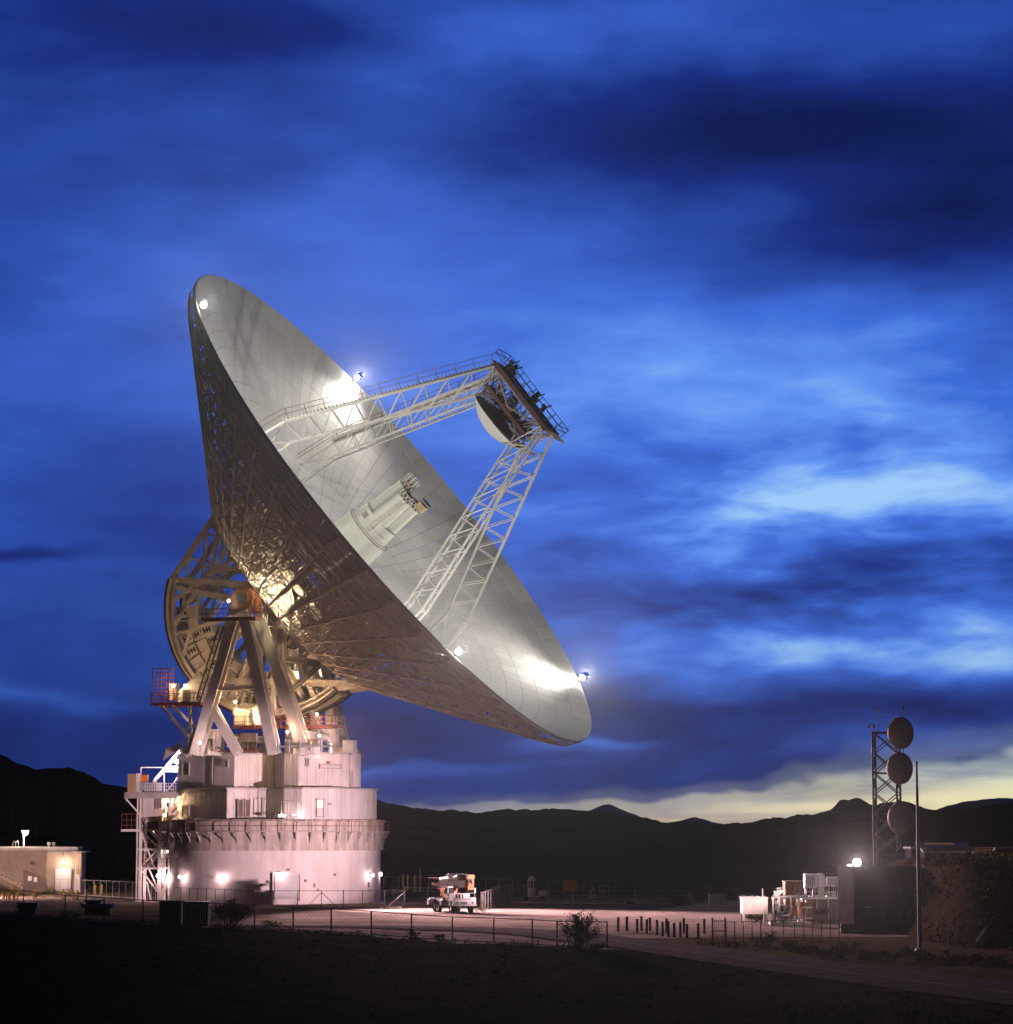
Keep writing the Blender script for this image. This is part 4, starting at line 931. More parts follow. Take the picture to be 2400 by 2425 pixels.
# ------------------------------------------------------------------ stair tower on the left of the pedestal
YT = 311.0
T0 = at(350, 2135, YT)
tower = thing('stair_tower', 'white steel stair tower with red railings left of the round pedestal', 'stair tower', (T0.x, YT, 0))
xa, xb, xc = at(333, 2000, YT).x, at(379, 2000, YT).x, at(405, 2000, YT).x
LV = [0.0, 3.9, 6.1, 8.3, 12.55]
for x, w in ((xa - 0.4, 0.16), (xa, 0.34), (xb, 0.42), (xc - .2, 0.25)):
    for Y in (YT, YT + 4.0): b = MB(); b.beam((x, Y, -0.2), (x, Y, 12.5), w); b.build('column', 'steel_white', tower)
for z in LV[1:4]:
    b = MB(); b.box(((xa + xc) / 2, YT + 2, z), (xc - xa + 0.6, 4.2, 0.22)); ld = b.build('landing', 'steel_white', tower)
    b = MB()
    for x0, x1 in ((xa, xc),):
        n = 9
        for k in range(n + 1): x = x0 + (x1 - x0) * k / n; b.beam((x, YT - .12, z), (x, YT - .12, z + 1.1), 0.05)
        for h in (.37, .74, 1.1): b.beam((x0, YT - .12, z + h), (x1, YT - .12, z + h), 0.05)
    b.build('railing', 'red_paint', ld)
b = MB(); b.box((xa - 1.2, YT + 1.2, 8.3), (2.2, 2.6, 0.3)); ld = b.build('landing', 'steel_white', tower); b = MB()
for k in range(5): b.beam((xa - 2.2 + k * .55, YT - .1, 8.4), (xa - 2.2 + k * .55, YT - .1, 10.2), 0.06)
for h in (.5, 1.1, 1.8): b.beam((xa - 2.2, YT - .1, 8.4 + h), (xa, YT - .1, 8.4 + h), 0.06)
b.build('railing', 'red_paint', ld)
for k in range(4):                                            # zigzag flights
    z0, z1 = LV[k], LV[k + 1]
    x0, x1 = (xc - .5, xa + 1.0) if k % 2 == 0 else (xa + .6, xc - 1.2)
    if k == 0: x0, x1 = xb - .2, xc + 0.2
    if k == 3: x0, x1, z1 = xb - .2, xc + .6, 10.6
    b = MB()
    for Y in (YT + 0.6, YT + 1.7): b.beam((x0, Y, z0), (x1, Y, z1), 0.08, 0.3)
    n = int((z1 - z0) / 0.21)
    for j in range(n): t = (j + 0.5) / n; b.box((x0 + (x1 - x0) * t, YT + 1.15, z0 + (z1 - z0) * t), (0.3, 1.1, 0.06))
    fl = b.build('stair_flight', 'steel_white', tower)
    for Y in (YT + .55, YT + 1.75):
        b = MB()
        for h in (0.5, 1.05): b.beam((x0, Y, z0 + h), (x1, Y, z1 + h), 0.05)
        for j in range(8): t = j / 7; b.beam((x0 + (x1 - x0) * t, Y, z0 + (z1 - z0) * t), (x0 + (x1 - x0) * t, Y, z0 + (z1 - z0) * t + 1.05), 0.05)
        b.build('railing', 'red_paint', fl)
for p, q in (((xa, 8.2), (xb, 6.2)), ((xa, 8.2), (xb - .6, 4.0)), ((xa, 4.0), (xb - .3, 6.0)), ((xa, 3.9), (xb, 1.0)), ((xb, 1.2), (xb - 1.2, 3.8)), ((xa, 8.4), (xb - .8, 10.4)), ((xa - 2.0, 12.2), (xa, 10.0)), ((xb, 0.2), (xc, 3.8)), ((xb, 3.9), (xc, 6.0)), ((xb, 6.2), (xc, 8.2)), ((xa + .8, 2.4), (xa + 1.3, 0.2))):
    b = MB(); b.beam((p[0], YT - .05, p[1]), (q[0], YT - .05, q[1]), 0.17); b.build('brace', 'steel_white', tower)
for p, q in (((xb, 9.4), (xc, 12.0)), ((xc, 9.4), (xb, 12.0)), ((xb, 12.0), (xc, 12.0))):
    b = MB(); b.beam((p[0], YT + 2, p[1]), (q[0], YT + 2, q[1]), 0.17); b.build('brace', 'steel_white', tower)
c1 = wbox('cabin', 'siding', 337, 1889, 365, 1945, YT - .3, 3.2, tower); wbox('cabin_panel', 'tan_siding', 365, 1916, 384, 1945, YT - .25, 2.4, c1); wbox('cabin_window', 'louver', 366, 1891, 383, 1914, YT - .22, 2.4, c1)
zt = at(350, 1878, YT).z; xl, xr = at(298, 1878, YT).x, at(421, 1878, YT).x
b = MB(); b.box(((xl + xr) / 2, YT + 3.6, zt - 0.12), (xr - xl, 9.0, 0.3)); b.beam((xl, YT - 1.0, zt - .3), (xr, YT - 1.0, zt - .3), 0.2, 0.7); tp = b.build('top_platform', 'siding_trim', tower)
wbox('bracket', 'steel_white', 298, 1880, 302, 1898, YT - .9, 0.3, tp)
r5 = random.Random(9); b = MB()
for k in range(16): x = xl + (xr - xl) * (0.3 + 0.68 * k / 15); b.beam((x, YT - 1.0, zt), (x, YT - 1.0, zt + 1.1), 0.05)
for h in (.37, .74, 1.1): b.beam((xl + (xr - xl) * .3, YT - 1.0, zt + h), (xr, YT - 1.0, zt + h), 0.05)
b.build('railing', 'white_paint', tp)
b = MB(); P, Q = at(333, 1878, YT + 6.5), at(420, 1818, YT + 6.5)
b.beam((P.x, P.y, zt), (P.x, P.y, Q.z), 0.12); b.beam((P.x, P.y, Q.z), (Q.x, P.y, Q.z), 0.12); b.beam((at(389, 1850, P.y).x, P.y, zt), (at(389, 1850, P.y).x, P.y, at(389, 1832, P.y).z), 0.14); b.build('gantry', 'white_paint', tp)
b = MB(); b.beam(at(364, 1853, YT + 7.2), at(432, 1772, YT + 7.2), 0.75, 0.4); b.build('ramp_arm', 'white_paint', tp)
b = MB(); b.beam(at(395, 1875, YT + 6.6), at(421, 1842, YT + 6.6), 0.5, 0.12); b.build('ramp_arm', 'white_paint', tp)
wbox('gantry_beam', 'white_paint', 392, 1814, 421, 1829, YT + 6.9, 0.4, tp)
k1 = wbox('cabinet', 'tan_paint', 302, 1833, 321, 1876, YT - .6, 2.0, tp); wbox('cabinet_door', 'white_paint', 321.3, 1832, 331, 1876, YT - .5, 1.8, k1)
wbox('junction_box', 'orange_paint', 334, 1835, 350, 1852, YT + .4, 0.8, tp); wbox('equipment_case', 'white_paint', 333, 1853, 340, 1868, YT + .3, 0.8, tp)
wbox('storage_box', 'grey_blue', 341, 1853, 368, 1873, YT - .4, 1.4, tp); wbox('storage_box', 'white_paint', 369, 1853, 380, 1873, YT - .2, 1.2, tp)
b = MB(); P = at(415, 1780, YT); 
for k in range(8): b.tube(at(388 + k * 4, 1800 - k * 3, YT + 2), at(395 + k * 5, 1772 - k * 2, YT + 2.6), 0.09, 5)
b.build('cable_bundle', 'siding_trim', tp)
def tlamp(x, y, Y, en, c=PINK, m='lamp_pink', s=0.34): return wlamp(at(x, y, Y), V((0, -1, 0)), tower, en, c, m, s)
tlamp(419, 1804, YT + 5.2, 9000, (1.0, 0.80, 0.78), 'lamp_white', 0.42)
tlamp(398, 1896, YT + 1.6, 2600, WARM, 'lamp_warm', .3); tlamp(390, 1931, YT + 1.6, 2200, WARM, 'lamp_warm', .3); tlamp(361, 1971, YT + 1.6, 1600, WARM, 'lamp_warm', .2); tlamp(397, 2017, YT + 1.6, 2000, PINK, 'lamp_pink', .2)
tlamp(374, 2074, YT + 2.4, 3000, PINK, 'lamp_pink', .32); tlamp(400, 2075, YT - 1.0, 2200, PINK, 'lamp_pink', .3)
# ------------------------------------------------------------------ generic builders for the yard
def ribwall(parent, p, q, z0, z1, m, pw=1.2, ribs=4):
    p, q = V((p[0], p[1], 0)), V((q[0], q[1], 0)); L = (q - p).length; n = max(1, round(L / pw)); w = L / n; d = (q - p).normalized(); h = z1 - z0
    b = MB(); b.box((w / 2, 0.05, h / 2), (w - 0.03, 0.06, h))
    for k in range(ribs):
        x = w * (k + .5) / ribs; b.add([(x - .08, 0.02, 0), (x - .04, -.035, 0), (x + .04, -.035, 0), (x + .08, .02, 0), (x - .08, .02, h), (x - .04, -.035, h), (x + .04, -.035, h), (x + .08, .02, h)], [(0, 1, 5, 4), (1, 2, 6, 5), (2, 3, 7, 6), (4, 5, 6, 7)])
    me = b.mesh('wall_panel', m); I = WM[parent.name].inverted()
    for k in range(n):
        o = bpy.data.objects.new('wall_panel', me); col.objects.link(o); o.parent = parent
        o.matrix_local = I @ Matrix.Translation((p + d * (w * k)) + V((0, 0, z0))) @ Matrix.Rotation(math.atan2(d.y, d.x), 4, 'Z')
def fence(label, pts, h, m, spacing=3.0, wire=0.32, group=None, pr=0.04, braces=()):
    """chain-link fence along plan points (x, y): posts, rails, woven wire"""
    P = [V((x, y, 0)) for x, y in pts]; loc = P[0]
    t = thing('chain_link_fence', label, 'fence', (loc.x, loc.y, zg(loc.x, loc.y)), group=group)
    rail = MB(); rail2 = MB(); mesh = MB(); up = V((0, 0, h)); last = None
    for a, b_ in zip(P[:-1], P[1:]):
        n = max(1, round((b_ - a).length / spacing))
        for k in range(n + (1 if b_ is P[-1] else 0)):
            p = a.lerp(b_, k / n); p.z = zg(p.x, p.y) + SINK.get('f', 0)
            q = MB(); q.tube(p - V((0, 0, .3)), p + up * 1.03, pr, 6); q.build('post', m, t)
            if last is not None:
                rail.tube(last + up, p + up, pr * 0.62, 5); rail2.tube(last + up * .04, p + up * .04, pr * .62, 5)
                L = (p - last).length; j = 0.0; d = (p - last).normalized(); w_ = 0.006 if m == 'fence_dark' else 0.002
                while j < L:
                    for s in (1, -1):
                        x0 = j if s > 0 else j + h; x1 = j + h if s > 0 else j
                        z0, z1 = 0.04, h
                        if x0 > L: z0 = z1 - (z1 - z0) * (L - x1) / (x0 - x1); x0 = L
                        if x1 > L: z1 = z0 + (z1 - z0) * (L - x0) / (x1 - x0); x1 = L
                        A, B = last.lerp(p, x0 / L) + V((0, 0, z0)), last.lerp(p, x1 / L) + V((0, 0, z1)); o = V((0, 0, w_))
                        i = len(mesh.v); mesh.v += [tuple(A - o), tuple(A + o), tuple(B + o), tuple(B - o)]; mesh.f.append((i, i + 1, i + 2, i + 3))
                    j += wire
            last = p
    rail.build('top_rail', m, t); rail2.build('bottom_rail', m, t); mesh.build('wire_mesh', m, t, kind='stuff')
    if braces:
        q = MB()
        for a, b_ in braces: q.tube(V(a), V(b_), 0.03, 5)
        q.build('brace', m, t)
    return t
def simple(name, label, cat, loc, rz=0.0, group=None): return thing(name, label, cat, loc, rz, group)

# ------------------------------------------------------------------ tan metal building on the left
bl = thing('metal_building', 'tan corrugated metal building with white roll-up door at the left edge', 'building', (at(150, 2111, 364).x, 364, 0))
Xa, Xb, Xc, Xd = at(-170, 2100, 366).x, at(182, 2060, 366).x, at(110, 2060, 362).x, at(193, 2060, 362).x
ribwall(bl, (Xa, 366), (Xc, 366), 0, 6.0, 'tan_siding'); ribwall(bl, (Xc, 362), (Xd, 362), 0, 5.45, 'tan_siding'); ribwall(bl, (Xd, 362), (Xd, 365.4), 0, 5.45, 'siding'); ribwall(bl, (Xc, 366), (Xc, 362), 0, 5.45, 'tan_siding'); ribwall(bl, (Xb, 366), (Xb, 370), 0, 6.0, 'tan_siding'); ribwall(bl, (Xb, 370), (Xa, 370), 0, 6.0, 'tan_siding', 2.4)
b = MB(); b.box(((Xa + Xb) / 2, 368, 6.05), (Xb - Xa + .3, 4.4, 0.2)); b.box(((Xa + Xb) / 2, 365.9, 5.85), (Xb - Xa + .3, 0.15, 0.35)); b.build('roof', 'white_paint', bl)
b = MB(); b.box(((Xc + Xd) / 2 + .2, 363.7, 5.5), (Xd - Xc + .7, 3.8, 0.16)); b.build('roof', 'siding_trim', bl)
b = MB(); b.box(((Xa + Xb) / 2, 368, 3.0), (Xb - Xa - .4, 3.6, 5.8)); b.box(((Xc + Xd) / 2, 364.0, 2.7), (Xd - Xc - .3, 3.4, 5.3)); b.build('inner_frame', 'siding_trim', bl)
rd = wbox('roll_door', 'white_paint', 130, 2057, 168, 2112, 361.85, 0.1, bl)
for k in range(8): wbox('door_slat', 'white_paint', 130.6, 2058 + k * 6.6, 167.4, 2064 + k * 6.6, 361.78, 0.06, rd)
b = MB(); P, Q = at(129, 2112, 361.75), at(169, 2056, 361.75)
for x in (P.x, Q.x): b.beam((x, P.y, 0), (x, P.y, Q.z), 0.16)
b.beam((P.x, P.y, Q.z), (Q.x, P.y, Q.z), 0.16); b.build('door_frame', 'siding_trim', rd)
wbox('door', 'white_paint', 178, 2071, 190, 2113, 361.8, 0.12, bl); wbox('wall_sign', 'louver', 72, 2040, 83, 2048, 365.8, 0.12, bl); wbox('wall_sign', 'yellow_paint', 181, 2061, 186, 2064, 361.8, 0.06, bl)
for x in (116, 127):
    b = MB(); P = at(x, 2008, 367); b.tube((P.x, 367, 6.0), (P.x, 367, 6.5), .14, 8); b.tube((P.x, 367, 6.45), (P.x, 367, 6.75), .28, 8, .2); b.build('roof_vent', 'galv', bl)
b = MB()
for x in (30, 37):
    P, Q = at(x, 2008, 367), at(x + 7, 1992, 367); b.path([V((P.x, 367, 6)), V((P.x, 367, Q.z - .3)), V((P.x + .2, 367, Q.z)), V((Q.x - .1, 367, Q.z)), V((Q.x, 367, Q.z - .4)), V((Q.x, 367, 6))], .045, 5)
b.build('ladder_hoops', 'galv', bl)
P = at(152, 2043, 360.6); o = wlamp(P, V((0, -1, 0)), bl, 1700, (1.0, .72, .55), 'lamp_pink', 0.42)
# stair and screen wall in front of it
ss = thing('entrance_stair', 'brown panelled stair with pipe rails before the tan building', 'stair', (at(60, 2112, 355).x, 355, 0))
P = [at(55, 2060, 355), at(109, 2081, 355)]
b = MB(); b.add([(P[0].x, 355, 0), (P[1].x, 355, 0), (P[1].x, 355, P[1].z), (P[0].x, 355, P[0].z), (P[0].x, 355.2, 0), (P[1].x, 355.2, 0), (P[1].x, 355.2, P[1].z), (P[0].x, 355.2, P[0].z)], [(0, 1, 2, 3), (7, 6, 5, 4), (3, 2, 6, 7), (1, 5, 6, 2), (0, 3, 7, 4)]); b.build('screen_panel', 'door_brown', ss)
b = MB(); A = at(-40, 2052, 356); B = at(62, 2106, 356); n = 14
for k in range(n): t = (k + .5) / n; b.box((A.x + (B.x - A.x) * t, 356.5, A.z + (B.z - A.z) * t), ((B.x - A.x) / n + .05, 1.6, 0.3))
b.build('steps', 'tan_paint', ss); b = MB()
for k in range(5): t = k / 4; p = A.lerp(B, t); b.tube(p + V((0, -.3, -.2)), p + V((0, -.3, 1.1)), .05, 5)
for h in (.55, 1.1): b.tube(A + V((0, -.3, h)), B + V((0, -.3, h)), .045, 5)
b.build('railing', 'galv', ss)
wbox('notice', 'white_paint', 66, 2075, 75, 2086, 354.9, 0.05, ss); wbox('notice', 'galv', 80, 2078, 88, 2089, 354.9, 0.05, ss)
# lamp on a pole at the roof of the building
pl_ = thing('roof_lamp_post', 'bright floodlight on a short pole above the tan building', 'lamp post', (at(56, 2000, 368).x, 368, 6.16))
b = MB(); A = at(56, 2000, 368); zt_ = at(56, 1973, 368).z; b.tube((A.x, 368, 6.1), (A.x, 368, zt_ + .2), .09, 8); b.build('pole', 'galv', pl_)
b = MB(); b.box((A.x + .3, 367.7, zt_ + .25), (.9, .7, .3)); b.build('lamp_head', 'galv', pl_); b = MB(); b.ball((A.x + .3, 367.5, zt_), .34, 10, 6); b.build('bulb', 'lamp_warm', pl_)
lamp('POINT', (A.x + .3, 367.3, zt_ - .1), 9000, (1.0, .78, .55), pl_, radius=.35)

# lamp post whose glare comes in from the left edge
LPY = 335.0; lpx = at(-60, 1972, LPY)
lp_ = thing('street_lamp', 'tall lamp post just beyond the left edge beside the tan building', 'lamp post', (lpx.x, LPY, 0))
b = MB(); b.tube((lpx.x, LPY, -.2), (lpx.x, LPY, lpx.z + .5), .11, 8, .08); b.build('pole', 'galv', lp_); b = MB(); b.beam((lpx.x, LPY, lpx.z + .45), (lpx.x + 1.0, LPY, lpx.z + .45), .12); b.box((lpx.x + .9, LPY, lpx.z + .4), (.9, .5, .2)); b.build('lamp_head', 'galv', lp_)
b = MB(); b.ball((lpx.x + .9, LPY, lpx.z + .12), .22, 10, 6); b.build('bulb', 'lamp_pink', lp_); lamp('POINT', (lpx.x + .9, LPY, lpx.z + .1), 90000, (1.0, .66, .62), lp_, radius=.25)

# ------------------------------------------------------------------ fences
def fx(x, Y): return ((x - 1200) / FP * Y * CT, Y)
FR = [fx(-60, 206), fx(56, 205.5), fx(155, 205), fx(247, 205), fx(339, 205), fx(436, 205), fx(533, 205), fx(604, 204.5), fx(695, 204), fx(785, 204), fx(880, 204), fx(975, 203), fx(1072, 200), fx(1170, 197), fx(1261, 193.5), fx(1320, 190), fx(1438, 188)]
SINK['f'] = 0
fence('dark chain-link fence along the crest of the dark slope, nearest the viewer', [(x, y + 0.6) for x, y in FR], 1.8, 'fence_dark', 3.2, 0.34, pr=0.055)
fence('pale chain-link fence running from the tan building to the stair tower', [fx(124, 352), fx(225, 342), fx(316, 328), fx(410, 305)], 2.0, 'fence_light', 2.4, 0.5)
G = [fx(412, 303), fx(470, 296), fx(533, 290), fx(584, 285), fx(650, 284), fx(763, 284), fx(815, 284), fx(860, 284), fx(912, 284), fx(958, 284)]
br = [((fx(763, 284)[0], 284, 1.75), (fx(725, 284)[0], 284, 0.1)), ((fx(763, 284)[0], 284, 1.75), (fx(800, 284)[0], 284, 0.1)), ((fx(958, 284)[0], 284, 1.7), (fx(918, 284)[0], 284, 0.1))]
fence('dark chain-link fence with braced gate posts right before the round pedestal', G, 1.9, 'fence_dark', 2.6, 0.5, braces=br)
fence('pale chain-link fence behind the crane truck', [fx(960, 300), fx(1120, 296)], 1.9, 'fence_light', 2.6, 0.5)
fence('pale chain-link fence turning the corner behind the weeds, right of the crane truck', [fx(1143, 272), fx(1176, 291), fx(1208, 310), fx(1298, 316)], 2.0, 'fence_light', 4.2, 0.9)
fence('long far pale fence on the desert plain behind the yard', [fx(910, 372), fx(1090, 362), fx(1215, 352)], 2.0, 'fence_light', 3.2, 0.7)
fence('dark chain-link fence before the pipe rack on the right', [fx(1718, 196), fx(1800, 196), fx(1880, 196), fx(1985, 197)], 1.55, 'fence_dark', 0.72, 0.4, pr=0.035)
# gate at the end of the right fence
gt = thing('chain_link_gate', 'narrow dark chain-link gate between the wooden posts and the right fence', 'gate', (fx(1700, 195)[0], 195, zg(fx(1700, 195)[0], 195)))
x0, x1 = fx(1686, 195)[0], fx(1716, 195)[0]; z0 = zg(x0, 195); b = MB()
for x in (x0, x1): b.tube((x, 195, z0 - .2), (x, 195, z0 + 1.95), .06, 6)
b.build('gate_post', 'fence_dark', gt); b = MB()
for z in (.15, 1.0, 1.7): b.tube((x0, 195, z0 + z), (x1, 195, z0 + z), .03, 5)
for k in range(7): x = x0 + (x1 - x0) * k / 6; b.tube((x, 195, z0 + .15), (x, 195, z0 + 1.7), .012, 4)
b.build('gate_leaf', 'fence_dark', gt)
# wooden posts in a loose row
BP = [(1464.5, 2207), (1485.8, 2207), (1509.4, 2210), (1520, 2206), (1532.2, 2213), (1540.3, 2207), (1556.6, 2216), (1569.9, 2218), (1579, 2211), (1583.7, 2219), (1597.5, 2220), (1612, 2220), (1620.4, 2212), (1627.7, 2223), (1654.5, 2225), (1668.8, 2214)]
for k, (x, y) in enumerate(BP):
    p = gnd(x, y, -0.1); z = zg(p.x, p.y); hgt = 1.12 + 0.06 * math.sin(k * 2.3); b = MB(); b.tube((0, 0, -.3), (0, 0, hgt), .105, 10, .10); b.tube((0, 0, hgt), (0, 0, hgt + .03), .10, 10, .06)
    o = b.build('wooden_post', 'wood', None); o.location = (p.x, p.y, z); o.rotation_euler = (0.015 * math.sin(k * 5), 0.015 * math.cos(k * 3), 0)
    nth = ['first', 'second', 'third', 'fourth', 'fifth', 'sixth', 'seventh', 'eighth', 'ninth', 'tenth', 'eleventh', 'twelfth', 'thirteenth', 'fourteenth', 'fifteenth', 'sixteenth'][k]
    tag(o, f'dark wooden post in the loose row by the road, {nth} from the left', 'post', 'row of dark wooden posts by the road')
# yellow bollards before the tan building
YBL = [(9.5, 2131), (15, 2131), (22.5, 2131), (33, 2136), (41.5, 2131), (81, 2131), (150, 2130), (171, 2131), (184, 2132), (204.5, 2131), (226, 2118), (241, 2117)]
for k, (x, y) in enumerate(YBL):
    p = gnd(x, y); b = MB(); b.tube((0, 0, -.2), (0, 0, 1.15), .11, 10); b.tube((0, 0, 1.15), (0, 0, 1.22), .11, 10, .05)
    o = b.build('yellow_bollard', 'yellow_paint', None); o.location = (p.x, p.y, zg(p.x, p.y))
    tag(o, f'yellow steel bollard before the tan building, number {["one","two","three","four","five","six","seven","eight","nine","ten","eleven","twelve"][k]} from the left', 'bollard', 'yellow bollards before the tan building')
for k, (x, y0_, y1_) in enumerate(((955, 2072, 2112), (966, 2072, 2112), (983.5, 2072, 2112), (995.5, 2057, 2112))):
    p = gnd(x, y1_); b = MB(); b.tube((0, 0, -.2), (0, 0, (y1_ - y0_) / FP * p.y), .12, 8); o = b.build('yellow_post', 'yellow_paint', None); o.location = p
    tag(o, ['tall yellow post left of the crane truck, leftmost of four', 'tall yellow post left of the crane truck, second of four', 'tall yellow post left of the crane truck, third of four', 'tallest yellow post beside the crane boom tail, rightmost of four'][k], 'post', 'yellow posts left of the crane truck')

# dark electrical cabinets in front of the pedestal
for (x0, x1, Y, m, fm, lab) in ((380, 431, 208.5, 'navy_box', 'dark_steel', 'navy electrical cabinet with black louvred front, left of the pair'), (435, 495, 208, 'navy_box', 'galv', 'navy electrical cabinet with pale barred front, right of the pair')):
    A = fx(x0, Y)[0]; B = fx(x1, Y)[0]; z = zg((A + B) / 2, Y) - .15; t = thing('electrical_cabinet', lab, 'cabinet', ((A + B) / 2, Y, z), group='electrical cabinets before the pedestal')
    b = MB(); b.box(((A + B) / 2, Y + .9, z + .95), (B - A, 1.6, 1.9)); b.build('body', m, t); b = MB(); b.box(((A + B) / 2, Y + .9, z + 1.93), (B - A + .12, 1.75, .1)); b.build('lid', 'grey_blue', t)
    b = MB(); w = (B - A) * .66; c = B - w / 2 - .12
    for k in range(7 if fm == 'galv' else 10):
        if fm == 'galv': b.box((c - w / 2 + w * (k + .5) / 7, Y + .06, z + 1.0), (.07, .08, 1.4))
        else: b.box((c, Y + .06, z + .35 + k * .14), (w, .06, .09))
    for h in (.3, 1.7): b.box((c, Y + .06, z + h), (w + .1, .1, .09))
    b.build('grille', fm, t); b = MB(); b.box((c, Y + .085, z + 1.0), (w, .04, 1.4)); b.build('grille_back', 'dark_steel', t)

# ------------------------------------------------------------------ plants
def bush(label, loc, w, h, leaves, m='leaf_dark', seed=0, stems=9, ls=0.09, group=None, name='bush', flat=0.0):
    r = random.Random(seed); t = thing(name, label, 'bush', loc, group=group); b = MB(); L = MB()
    tips = []
    for k in range(stems):
        a = r.uniform(0, 2 * math.pi); rad = w / 2 * math.sqrt(r.random()); hh = h * r.uniform(0.6, 1.0) * (1 - 0.35 * (rad / (w / 2)) ** 2)
        p0 = V((r.uniform(-.15, .15) * w, r.uniform(-.15, .15) * w, -0.05)); p3 = V((rad * math.cos(a), rad * math.sin(a), hh)); p1 = p0.lerp(p3, .4) + V((0, 0, hh * .1)); pts = [p0, p1, p3]
        b.tube(p0, p1, .035 * h / 2 + .01, 5, .024 * h / 2 + .008); b.tube(p1, p3, .024 * h / 2 + .008, 5, .006); tips.append((p1, p3))
        for j in range(3):
            q = p1.lerp(p3, r.uniform(.1, .8)); e = q + V((r.uniform(-1, 1) * w * .22, r.uniform(-1, 1) * w * .22, r.uniform(.05, .3) * h)); b.tube(q, e, .01 * h / 2 + .005, 4, .004); tips.append((q, e))
    for k in range(leaves):
        a_, e_ = r.choice(tips); p = a_.lerp(e_, r.uniform(.15, 1.08)) + V((r.gauss(0, .07), r.gauss(0, .07), r.gauss(0, .06))) * w * .5
        if p.z < 0.02: continue
        d = V((r.gauss(0, 1), r.gauss(0, 1), r.gauss(0.3, 1))).normalized(); s = d.cross(V((r.gauss(0, 1), r.gauss(0, 1), r.gauss(0, 1)))).normalized(); l = ls * r.uniform(.6, 1.5)
        L.add([p, p + d * l * .5 + s * l * .22, p + d * l, p + d * l * .5 - s * l * .22], [(0, 1, 2, 3)])
    WMn = WM[t.name]; b.build('stem', 'wood', t, local=True); L.build('foliage', m, t, local=True); return t
def gl(x, Y): X = fx(x, Y)[0]; return (X, Y, zg(X, Y) - .05)
bush('dark leafy bush right of the electrical cabinets', gl(546, 209.5), 3.2, 2.3, 3600, seed=1, stems=16, ls=.13)
bush('dark open bush growing through the end of the near fence', gl(1369, 187.2), 3.6, 2.75, 3400, seed=2, stems=22, ls=.11)
bush('dark shrub on the far mound behind the fence on the left', (gnd(258, 2065).x, gnd(258, 2065).y + 6, 0), 5.0, 4.2, 1500, seed=3, stems=14, ls=.35)
bush('dark shrub under the white tank', gnd(1792, 2186), 2.4, 0.95, 1100, seed=4, stems=9, ls=.12)
SH = [(1770, 186, 2.6, 1.35), (1835, 180, 1.8, .9), (1870, 176, 2.0, .85), (1915, 172, 2.1, .8), (1960, 171, 1.5, .9), (1985, 176, 1.9, 1.0), (2030, 167, 1.8, .75), (2075, 165, 2.0, .8), (2110, 168, 1.7, .9), (2150, 163, 2.0, .8), (2215, 162, 2.2, .75), (2260, 160, 1.8, .8), (2320, 158, 2.2, .85)]
for k, (x, Y, w, h) in enumerate(SH):
    X = fx(x, Y)[0]; yb_ = Y + 2
    bush(f'olive scrub bush on the far verge of the road, {["first","second","third","fourth","fifth","sixth","seventh","eighth","ninth","tenth","eleventh","twelfth","thirteenth"][k]} from the left', (X + 1.2, Y + 3, zg(X + 1.2, Y + 3) - .05), w, h, 520, 'leaf_olive', 20 + k, 8, .12, 'olive scrub along the road verge')
FB = [(1880, 132, 3.0, 2.0), (1990, 128, 3.2, 2.4), (2150, 122, 3.6, 2.2), (2240, 118, 2.6, 2.0), (2330, 112, 2.8, 2.2), (2080, 110, 2.6, 1.6)]
for k, (x, Y, w, h) in enumerate(FB):
    bush(f'dark creosote bush in the black foreground below the road, {["first","second","third","fourth","fifth","sixth"][k]} from the left', gl(x, Y), w, h, 1500, 'leaf_dark', 50 + k, 16, .12, 'dark bushes in the foreground')
WD = [(1140, 275, 1.6, .5, 'weedy green clump at the foot of the fence right of the crane truck'), (1165, 285, 1.8, .5, 'green weeds along the fence foot, middle clump'), (1199, 304, 2.6, .9, 'tall green weeds at the fence corner'), (1425, 185.5, 1.8, .5, 'low weed tuft left of the gate post at the road edge'), (170, 208, 2.6, .7, 'low weed clump on the crest at the far left fence'), (640, 206, 2.2, .8, 'low green weed clump right of the big bush'), (980, 204.5, 1.6, .5, 'small weed clump under the near fence below the crane truck'), (1045, 202, 2.0, .55, 'wider weed clump under the near fence below the crane truck')]
for k, (x, Y, w, h, lab) in enumerate(WD): bush(lab, gl(x, Y), w, h, 500, 'leaf_olive', 80 + k, 8, .1)
# desert scrub: uncountable
r = random.Random(77); L = MB()
def tuft(p, s, n):
    for k in range(n):
        d = V((r.gauss(0, 1), r.gauss(0, 1), abs(r.gauss(.5, .6)))).normalized(); q = V(p) + d * s * r.uniform(.2, 1.0) * V((1, 1, .75)).length / 1.6; sd = d.cross(V((r.gauss(0, 1), r.gauss(0, 1), r.gauss(0, 1)))).normalized() * s * .16
        L.add([q, q + d * s * .25 + sd, q + d * s * .5, q + d * s * .25 - sd], [(0, 1, 2, 3)])
for k in range(620):
    Y = r.uniform(330, 460); X = r.uniform(-75, 75); tuft((X, Y, 0), r.uniform(.25, .9), 16)
for k in range(420):
    X = r.uniform(-60, 45); Y = r.uniform(120, 205)
    if Y > interp(X, YB) - .5: continue
    tuft((X, Y, zg(X, Y)), r.uniform(.2, .6), 14)
for k in range(130):
    X = r.uniform(-42, 6); Y = interp(X, YB) + r.uniform(-1.2, 1.6); tuft((X, Y, zg(X, Y)), r.uniform(.15, .4), 14)
for k in range(90):
    t_ = r.random(); X = 12 + 22 * t_; Y = 190 - 50 * t_ + r.uniform(4, 9); tuft((X + 2, Y, zg(X + 2, Y)), r.uniform(.2, .45), 14)
